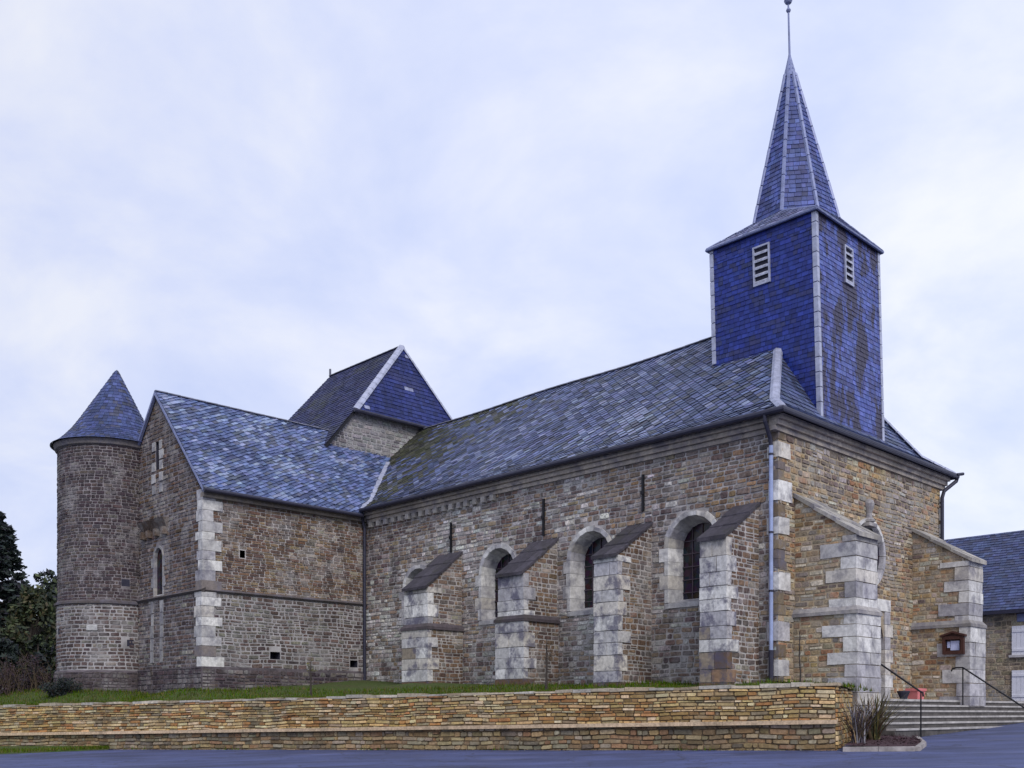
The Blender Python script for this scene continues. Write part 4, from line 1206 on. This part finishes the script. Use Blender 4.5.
# ------------------------------------------------------------------ steps, platform
mb = MB(); PZ, RI, TR, NS = .38, .153, .22, 6
ustep0, ustep1 = 2.20, 15.0
VT = -1.5
mb.box(ustep0 - .03, ustep1, VT + .0, -.0, -1.0, PZ - .06, 0)
mb.box(ustep0 - .03, ustep1, VT - .03, -.002, PZ - .06, PZ, 1)
for i in range(1, NS):
    z = PZ - RI * i; va, vb = VT - TR * i, VT - TR * (i - 1)
    us = 1.04 if vb < -1.80 else ustep0
    mb.box(us, ustep1, va, vb - .001, -1.2, z - .05, 0)
    u = us
    while u < ustep1:
        u1 = min(ustep1, u + U(1.4, 2.4)); mb.box(u + .003, u1 - .003, va - .03, vb + .004, z - .05, z + U(-.004, .004), 1); u = u1
mats = ['step_riser', 'step_tread']
steps = mb.build('stone_steps', mats)
steps.location = (C0[0], C0[1], 0); steps.rotation_euler = (0, 0, CA)
tag(steps, 'wide flight of worn grey stone steps leading up to the church door', 'steps')

def rail(u, top, slope_end, cat_label, curl):
    VT_ = top; dz = -RI * max(0, math.ceil((VT - top) / TR))
    r = empty('handrail', L2W(u, top, PZ), CA)
    tag(r, cat_label, 'handrail', group='iron handrails of the church steps')
    mb = MB()
    sl = RI / TR
    v0, v1 = 0, slope_end - top
    zA, zB = .96, .96 + sl * v1
    pts = ([(0, .34, zA - .1), (0, .30, zA - .02), (0, .2, zA)] if curl else [(0, .25, zA)]) + [(0, .0, zA), (0, v1, zB), (0, v1 - .05, zB - .02), (0, v1 - .06, zB - .12)]
    mb.tube(pts, .024, 8); mb.build('rail', 'iron', r)
    mb = MB(); mb.tube([(0, .0, dz), (0, 0, zA)], .02, 8); mb.build('post', 'iron', r)
    p = L2W(u, slope_end)
    zb = max(g(p.x, p.y) - PZ, -.153 * max(0, math.floor(-v1 / TR)) if v1 > -1.1 else -9) - .01
    mb = MB(); mb.tube([(0, v1, zb), (0, v1, zB)], .02, 8); mb.build('post', 'iron', r)
    return r
rail(2.36, VT, -2.66, 'black iron handrail beside the tall corner buttress, running down to the shrub bed', False)
rail(7.43, -1.66, -3.5, 'black iron handrail with a curled end, beneath the notice board', True)

# ------------------------------------------------------------------ planter with shrubs
def bed():
    P = [Vector((7.06, 21.7)), Vector((8.40, 21.2)), Vector((9.1, 22.6)), Vector((9.75, 24.6)), Vector((8.75, 25.35))]
    z = lambda p, dz: Vector((p.x, p.y, g(p.x, p.y) + dz))
    mb = MB()
    mb.face([z(p, .065 if i not in (0, 4) else .12) for i, p in enumerate(P)], 0)
    c = sum(P, Vector((0, 0))) / 5
    k = len(mb.v)
    for _ in range(900):
        a, b = U(0, 1), U(0, 1); i = R.randrange(5); p = c + (P[i] - c) * math.sqrt(a) * (1 - b) + (P[(i + 1) % 5] - c) * math.sqrt(a) * b
        q = z(p, .07 + U(0, .05)); s = U(.02, .05)
        mb.face([q + Vector((U(-s, s), U(-s, s), U(0, s))) for _ in range(3)], 0)
    o = mb.build('soil', 'soil')
    kb = MB()
    for a, b in zip(P[:4], P[1:4]):
        dr = (b - a).normalized(); nn = Vector((dr.y, -dr.x)); L = (b - a).length; n = max(1, round(L / .6))
        for i in range(n):
            p, q = a + dr * (L * i / n + .004), a + dr * (L * (i + 1) / n - .004)
            kb.hexa([z(p, -.1), z(q, -.1), z(q + nn * .11, -.1), z(p + nn * .11, -.1), z(p, .085), z(q, .085), z(q + nn * .10, .08), z(p + nn * .10, .08)])
    r = empty('planting_bed', (8.6, 23.6, g(8.6, 23.6)))
    tag(r, 'kerbed bed of dark mulch at the foot of the corner buttress', 'flower bed')
    o.parent = r; o.location = -r.location
    kk = kb.build('kerb', 'kerb_dull'); kk.parent = r; kk.location = -r.location
bed()
def spiky(name, loc, label, n, h, cols, lean_=1., wid=.03, twigs=0):
    r = empty(name, loc, U(0, 6)); tag(r, label, 'shrub')
    mb = MB()
    for i in range(n):
        a = U(0, 2 * math.pi); e = U(.25, 1.0) * lean_; L = h * U(.6, 1.05)
        col = sh(R.choice(cols), U(.6, 1.35)); pts = []
        o = Vector((U(-.12, .12), U(-.12, .12), 0)); side = Vector((-math.sin(a), math.cos(a), 0))
        for k in range(5):
            t = k / 4; pts.append((o + Vector((math.cos(a) * L * e * t ** 1.4, math.sin(a) * L * e * t ** 1.4, L * (t - .25 * e * t * t))), wid * (1 - t) ** .6 + .002))
        for (p, w), (q, w2) in zip(pts, pts[1:]): mb.face([p - side * w, p + side * w, q + side * w2, q - side * w2], 0, col)
    mb.build('leaves', 'leaf', r)
    tb = MB()
    for i in range(max(3, twigs)):
        a = U(0, 6.28); L = h * U(.5, .9) * (1 if twigs else .5); p = Vector((0, 0, -.02)); pts = [p]
        for k in range(4): p = p + Vector((math.cos(a) * L * .1 + U(-.04, .04), math.sin(a) * L * .1 + U(-.04, .04), L / 4)); pts.append(p)
        tb.tube(pts, [.018, .014, .01, .007, .004], 5)
        for _ in range(4 if twigs else 0):
            b = pts[R.randrange(1, 4)]; tb.tube([b, b + Vector((U(-.25, .25), U(-.25, .25), U(.1, .3)))], [.007, .003], 4)
    tb.build('stems', 'twig', r)
    return r
x, y = 8.15, 23.2
spiky('spiky_shrub', (8.35, 23.55, g(8.35, 23.55) + .10), 'spiky green and straw coloured shrub in the kerbed bed', 105, 1.25, [(.08, .085, .03), (.13, .11, .04), (.05, .06, .03), (.28, .23, .14), (.11, .06, .04)], 1.1, .02, twigs=12)
spiky('twiggy_shrub', (7.6, 22.35, g(7.6, 22.35) + .10), 'pale grey twiggy shrub against the end of the yard wall', 70, 1.1, [(.26, .25, .29), (.14, .14, .17), (.08, .06, .09), (.34, .33, .36), (.20, .14, .08)], .8, .014, twigs=16)

# ------------------------------------------------------------------ small things by the door
def lathe_thing(name, loc, prof, mat, label, cat, sq=None):
    mb = MB()
    if sq:
        (w0, d0, w1, d1, h) = sq; t = .03
        mb.hexa([(-w0, -d0, 0), (w0, -d0, 0), (w0, d0, 0), (-w0, d0, 0), (-w1, -d1, h), (w1, -d1, h), (w1, d1, h), (-w1, d1, h)])
        for a in (-1, 1):
            mb.box(*sorted((a * (w1 + .015), a * (w1 - .02))), -d1 - .015, d1 + .015, h - .05, h + .02); mb.box(-w1 + .02, w1 - .02, *sorted((a * (d1 + .015), a * (d1 - .02))), h - .05, h + .02)
    else: mb.lathe(0, 0, prof, 16)
    o = mb.build(name, mat); o.location = loc; o.rotation_euler = (0, 0, CA); return tag(o, label, cat)
p = L2W(5.5, -1.12, PZ); lathe_thing('flower_trough', p, None, 'pink', 'coral pink tapered flower trough at the top of the steps', 'planter', (.2, .13, .27, .17, .3))
p = L2W(4.75, -1.1, PZ); lathe_thing('stone_pot', p, [(.0, 0), (.1, 0), (.11, .06), (.14, .14), (.17, .2), (.17, .24), (.13, .24), (.12, .2), (0, .2)], 'slate_back', 'dark round pot beside the coral flower trough near the door', 'pot')

# notice board on the side of the right-hand buttress
nb = empty('notice_board', L2W(7.64, -1.34, 2.05), CA)
tag(nb, 'small red brown wooden notice case with pitched top on the buttress side', 'notice board')
mb = MB()
for a, b, c, d_ in ((-.31, -.23, -.3, .24), (.23, .31, -.3, .24), (-.23, .23, -.3, -.2), (-.23, .23, .14, .24)): mb.box(-.16, .0, a, b, c, d_)
mb.box(-.05, -.0, -.225, .225, -.195, .135)
mb.build('frame', 'wood_dark', nb)
mb = MB()
for sg in (-1, 1): mb.hexa([(-.2, 0, .33), (0, 0, .33), (0, sg * .37, .22), (-.2, sg * .37, .22), (-.2, 0, .385), (0, 0, .385), (0, sg * .37, .275), (-.2, sg * .37, .275)])
mb.face([(-.13, -.3, .24), (-.13, .3, .24), (-.13, 0, .34)])
mb.build('pitched_top', 'wood_dark', nb)
mb = MB(); mb.box(-.07, -.051, -.16, .1, -.18, .1); mb.box(-.07, -.051, .115, .2, -.1, .08); mb.build('notice', 'paper', nb)

# ------------------------------------------------------------------ house at the right
hz = 0.2
house = empty('house', (*L2W(20.7, 1.0)[:2], hz), CA, hz)
tag(house, 'plain grey house with a blue slate roof and white shutters behind the church', 'house')
mb = MB()
HV0, HV1, HD = -14., 12., 8.
mb.box(0, HD, HV0, HV1, -.4, 4.25)
for v in (HV0, HV1): mb.face([(0, v, 4.25), (HD, v, 4.25), (HD / 2, v, 8.0)])
stones(mb, plane((0, 0, 0), (0, 1, 0), (0, 0, 1), (-1, 0, 0)), [(-9, -.3), (HV1, -.3), (HV1, 4.2), (-9, 4.2)], pickf([(.20, .16, .11), (.27, .215, .145), (.32, .27, .19), (.24, .20, .16)]), ch=(.12, .22), cw=(.2, .55), proud=(.004, .016), mi=1)
mb.build('wall', ['mortar_ochre', 'stone'], house)
mb = MB(); hf = pickf([(.032, .044, .105), (.042, .056, .135), (.053, .068, .155), (.036, .042, .09)], .2, .6)
roof_plane(mb, [(-.3, HV1 + .15, 4.2), (-.3, HV0 - .15, 4.2), (HD / 2, HV0 - .15, 8.1), (HD / 2, HV1 + .15, 8.1)], hf, w=.26, e=.19)
roof_plane(mb, [(HD + .3, HV1 + .15, 4.2), (HD + .3, HV0 - .15, 4.2), (HD / 2, HV0 - .15, 8.1), (HD / 2, HV1 + .15, 8.1)], hf, w=.5, e=.4)
hr = mb.build('roof', ['slate_back', 'slate'], house)
mb = MB(); mb.box(-.36, -.2, HV0, HV1, 4.06, 4.2); mb.build('gutter', 'zinc_dark', hr)
def shut(v0, v1, z0, z1, nm, lab=None):
    mb = MB(); n = 6; w = (v1 - v0) / n
    for i in range(n): mb.box(-.07, -.019, v0 + i * w + .004, v0 + (i + 1) * w - .004, z0, z1)
    for z in (z0 + .15, z1 - .25): mb.box(-.095, -.071, v0 + .02, v1 - .02, z, z + .1)
    o = mb.build(nm, 'white_paint', house)
    fb = MB(); fb.box(-.12, -.004, v0 - .1, v1 + .1, z0 - .1, z0 - .004); fb.build('sill', 'kerbstone', o)
for dv in (0, -3.2, -6.4):
    shut(-.35 + dv, .70 + dv, 2.37, 3.55, 'shutter'); shut(-.35 + dv, .70 + dv, .5, 1.74, 'shutter')
mb = MB(); mb.box(-.05, -.019, -.6, .5, 3.72, 4.04); mb.build('sky_blue_window', 'lead', house)  # window under the eave, reflected sky painted as plain blue

# ------------------------------------------------------------------ vegetation
def leafball(mb, c, r, n, size, cols, flat=1.0, hollow=.55):
    c = Vector(c)
    for _ in range(n):
        d = Vector((R.gauss(0, 1), R.gauss(0, 1), R.gauss(0, 1))).normalized()
        p = c + Vector((d.x * r[0], d.y * r[1], d.z * r[2])) * (hollow + (1 - hollow) * R.random() ** .5) * U(.8, 1.08)
        s = size * U(.6, 1.4)
        x = Vector((R.gauss(0, 1), R.gauss(0, 1), R.gauss(0, 1) * flat)).normalized(); y = x.orthogonal().normalized()
        col = sh(R.choice(cols), U(.6, 1.4))
        mb.face([p - x * s, p - y * s * .5, p + x * s, p + y * s * .5], 0, col)
def broadleaf(loc, h, w, label, cols, n=26, nl=110, size=.16, name='broadleaf_tree', group='trees beyond the round tower'):
    r = empty(name, loc); tag(r, label, 'tree', group)
    tb = MB(); top = Vector((0, 0, h * .75))
    tb.tube([(0, 0, -.3), (U(-.1, .1), U(-.1, .1), h * .3), (U(-.2, .2), U(-.2, .2), h * .55), top], [.16 * h / 6, .13 * h / 6, .09 * h / 6, .03], 8)
    cb = MB()
    for i in range(n):
        a = U(0, 6.28); t = U(.22, .97); rr = w * math.sin(min(1, t * 1.15) * math.pi) ** .6 * U(.4, 1.0)
        c = Vector((math.cos(a) * rr, math.sin(a) * rr, h * t)); k = U(.5, .95) * h / 7
        tb.tube([(0, 0, h * t * .6), c * .6 + Vector((0, 0, h * t * .28)), c], [.05, .035, .012], 5)
        leafball(cb, c, (k, k, k * .75), nl, size, cols)
    tb.build('trunk', 'bark', r); cb.build('crown', 'leaf', r)
def conifer(loc, h, w, label, cols, levels=24, group='trees beyond the round tower'):
    r = empty('conifer_tree', loc); tag(r, label, 'tree', group)
    tb = MB(); tb.tube([(0, 0, -.3), (0, 0, h * .5), (0, 0, h)], [.22, .14, .02], 8)
    cb = MB()
    for i in range(levels):
        t = .08 + .9 * i / (levels - 1); rad = w * (1 - t) ** .8 + .15
        for k in range(10 if t < .8 else 6):
            a = U(0, 6.28); L = rad * U(.65, 1.1); z = h * t
            e = Vector((math.cos(a) * L, math.sin(a) * L, z + L * U(-.12, .22)))
            tb.tube([(0, 0, z), e], [.04, .01], 4)
            for q in range(7):
                s = U(.3, 1.05); p = Vector((0, 0, z)).lerp(e, s)
                leafball(cb, p, (.34, .34, .22), 20, .13, cols, .5, .2)
    tb.build('trunk', 'bark', r); cb.build('crown', 'leaf', r)
DK = [(.012, .020, .022), (.018, .028, .024), (.026, .038, .03), (.02, .02, .03)]
GR = [(.022, .035, .016), (.035, .05, .02), (.05, .065, .028), (.018, .025, .016)]
OL = [(.05, .055, .02), (.035, .04, .018), (.06, .05, .025)]
def at(px, Y): return ((px - 512) / 1017 * Y, Y)
def put(px, Y, zt): x, y = at(px, Y); return (x, y, yard_z(x, y)), (713 - zt) * Y / 1017 - yard_z(x, y)
l, h = put(-3, 52, 512); conifer(l, h, 3.1, 'tall dark conifer at the left edge of the photo', DK)
l, h = put(22, 56, 588); broadleaf(l, h, 2.6, 'low olive green tree between the conifer and the round tower', OL + GR)
l, h = put(33, 50, 590); broadleaf(l, h, 2.1, 'dense mid green tree in front of the olive green tree', GR + OL, n=40, nl=140, size=.13)
l, h = put(47, 58, 571); broadleaf(l, h, 2.0, 'dark tree rising just beside the round tower', DK + GR)
l, h = put(5, 47, 640); broadleaf(l, h, 2.6, 'dense dark evergreen bush below the tall conifer', DK, n=22, size=.14)
l, h = put(38, 48, 636); broadleaf(l, h, 2.2, 'dense dark bush at the foot of the round tower trees', GR + DK, n=22, size=.14)
l, h = put(70, 60, 600); broadleaf(l, h, 2.6, 'broad dark tree mostly hidden behind the round tower', GR, n=22)
l, h = put(-70, 56, 560); broadleaf(l, h, 3.0, 'broad olive green tree left of the tall conifer', OL + GR, n=22)
for px, Y, zt, w in ((-28, 62, 645, 3.2), (14, 64, 650, 3.2), (48, 63, 640, 2.8)):
    l, h = put(px, Y, zt)
    broadleaf(l, h, w, {-28: 'low dark thicket left of the tall conifer', 14: 'low dark thicket between the conifer and the olive green tree', 48: 'low dark thicket beside the round tower base'}[px], DK + GR, n=30, nl=130, size=.16)
PUR = [(.035, .02, .03), (.05, .028, .035), (.03, .022, .03)]
def twig_bush(px, Y, hgt, w, label, cols, leaves=30):
    x, y = at(px, Y); r = empty('bare_shrub', (x, y, yard_z(x, y))); tag(r, label, 'shrub')
    tb = MB(); cb = MB()
    for i in range(46):
        a = U(0, 6.28); p = Vector((U(-w, w) * .5, U(-.3, .3), -.05)); pts = [p]
        L = hgt * U(.5, 1.0)
        for k in range(4): p = p + Vector((math.cos(a) * .09 + U(-.05, .05), math.sin(a) * .09 + U(-.05, .05), L / 4)); pts.append(p)
        tb.tube(pts, [.014, .011, .009, .006, .003], 4)
        for _ in range(3):
            q = pts[R.randrange(1, 5)]; tb.tube([q, q + Vector((U(-.2, .2), U(-.2, .2), U(.05, .25)))], [.006, .003], 4)
        leafball(cb, pts[R.randrange(1, 5)], (.2, .2, .2), leaves, .035, cols, 1, .1)
    tb.build('stems', 'twig', r); cb.build('leaves', 'leaf', r)
twig_bush(4, 38, 1.2, 1.6, 'purplish bare shrub on the grass at the left edge of the photo', PUR)
twig_bush(32, 38.5, 1.3, 1.6, 'reddish purple bare shrub on the grass below the dark trees', PUR)
twig_bush(62, 36.2, .5, .7, 'small dark rounded bush against the foot of the round tower', DK, 90)
# young trees on the bank
def sapling(px, Y, h, label, cols, crown=.22, n=70, r0=.018, name='young_tree'):
    x, y = at(px, Y); r = empty(name, (x, y, yard_z(x, y))); tag(r, label, 'young tree', 'young trees on the grass bank')
    tb = MB(); pts = [(0, 0, -.1)] + [(U(-.02, .02), U(-.02, .02), h * k / 4) for k in range(1, 5)]
    tb.tube(pts, [r0 * 1.2, r0, r0 * .9, r0 * .7, r0 * .3], 6)
    cb = MB()
    for i in range(9):
        z = h * U(.55, .98); e = Vector((U(-crown, crown), U(-crown, crown), z + U(.03, .2))); tb.tube([(0, 0, z - .05), e], [.006, .003], 4)
        leafball(cb, e, (.08, .08, .08), n // 9, .02, cols, 1, .1)
    tb.build('trunk', 'bark', r); cb.build('crown', 'leaf', r)
BR = [(.14, .09, .05), (.10, .07, .045)]
sapling(546, 28.0, 1.45, 'young bare tree on the bank in front of the second dressed stone buttress', BR, .30, 420, .034)
sapling(311, 32.5, 1.15, 'thin yellow green sapling on the bank below the transept wall', [(.14, .14, .03), (.10, .11, .03)], .12, 120, .034)
sapling(800, 24.3, 1.3, 'thin dark sapling against the side of the corner buttress', BR, .05, 16, .02)
sapling(151, 33.5, 1.0, 'spindly pale sapling in front of the round tower and gable', BR, .08, 16, .012)

# grass on the bank and the verge
mb = MB()
GC = [(.045, .095, .003), (.06, .12, .004), (.08, .13, .006), (.035, .065, .004), (.10, .095, .02), (.13, .11, .04)]
def blade(x, y, z, h):
    a = U(0, 6.28); w = U(.008, .016); l = h * U(.1, .6)
    s = Vector((math.cos(a), math.sin(a), 0)) * w; b = Vector((x, y, z)); t = b + Vector((U(-l, l), U(-l, l), h))
    mb.face([b - s, b + s, t], 0, sh(R.choice(GC), U(.7, 1.3)))
for _ in range(34000):
    s = U(-.3, 34); q = .32 + 4.6 * R.random() ** 1.6
    p = wall_pt(s) + Vector((.4457, .8952, 0)) * q
    lu = (p.x - C0[0]) * .718 + (p.y - C0[1]) * .696; lv = -(p.x - C0[0]) * .696 + (p.y - C0[1]) * .718
    if lu > -.02 and lv > -.02: continue
    if lu > TU - .1 and lv > TV0 - .1: continue
    if p.x > 4.5 and R.random() < .6: continue
    blade(p.x, p.y, yard_z(p.x, p.y) - .01, U(.05, .15))
tag(mb.build('grass', 'grass'), 'short green grass on the bank behind the yard wall', kind='stuff')
# verge in front of the wall at the left
mb = MB()
edge = []
for i in range(13):
    s = 21.8 + i * 1.0; w = .12 + 4.6 * (1 - math.exp(-(i * .3) ** 1.3)); edge.append((s, w))
nrm = Vector((-.4457, -.8952, 0))
for (s0, w0), (s1, w1) in zip(edge, edge[1:]):
    ps = []
    for s, w in ((s0, w0), (s1, w1)):
        for k in range(5):
            p = wall_pt(s) + nrm * (w * k / 4 - .02); ps.append((p.x, p.y, g(p.x, p.y) + .05 - (.07 if k == 4 else 0) + (.05 if k < 2 else 0)))
    for k in range(4): mb.face([ps[k], ps[k + 1], ps[6 + k], ps[5 + k]])
tag(mb.build('verge_ground', 'turf'), kind='structure')
mb = MB()
for _ in range(9000):
    i = R.randrange(len(edge) - 1); f = R.random(); s = edge[i][0] + f * 1.0; w = edge[i][1] + f * (edge[i + 1][1] - edge[i][1])
    p = wall_pt(s) + nrm * (w * U(0, .99)); blade(p.x, p.y, g(p.x, p.y) + .03, U(.05, .12))
tag(mb.build('verge_grass', 'grass'), 'bright green grass verge between the yard wall and the street', kind='stuff')
mb = MB()
for _ in range(2600):
    s = U(-.1, 33); p = wall_pt(s) + nrm * U(.02, .02 + .22 * R.random()); z = g(p.x, p.y) - .01
    if R.random() < .35:
        if noise.noise((s * .8, 0, 7)) > .05: blade(p.x, p.y, z, U(.03, .12))
    else:
        q = U(.008, .03); col = sh(R.choice([(.25, .18, .10), (.18, .14, .11), (.3, .27, .22), (.12, .07, .03)]), U(.6, 1.2))
        mb.face([(p.x + U(-q, q), p.y + U(-q, q), z + U(0, q)) for _ in range(4)], 0, col)
tag(mb.build('weeds', 'grass'), 'sparse weeds and grit along the foot of the yard wall', kind='stuff')
for o in sc.objects:
    if 'zoff' in o: del o['zoff']
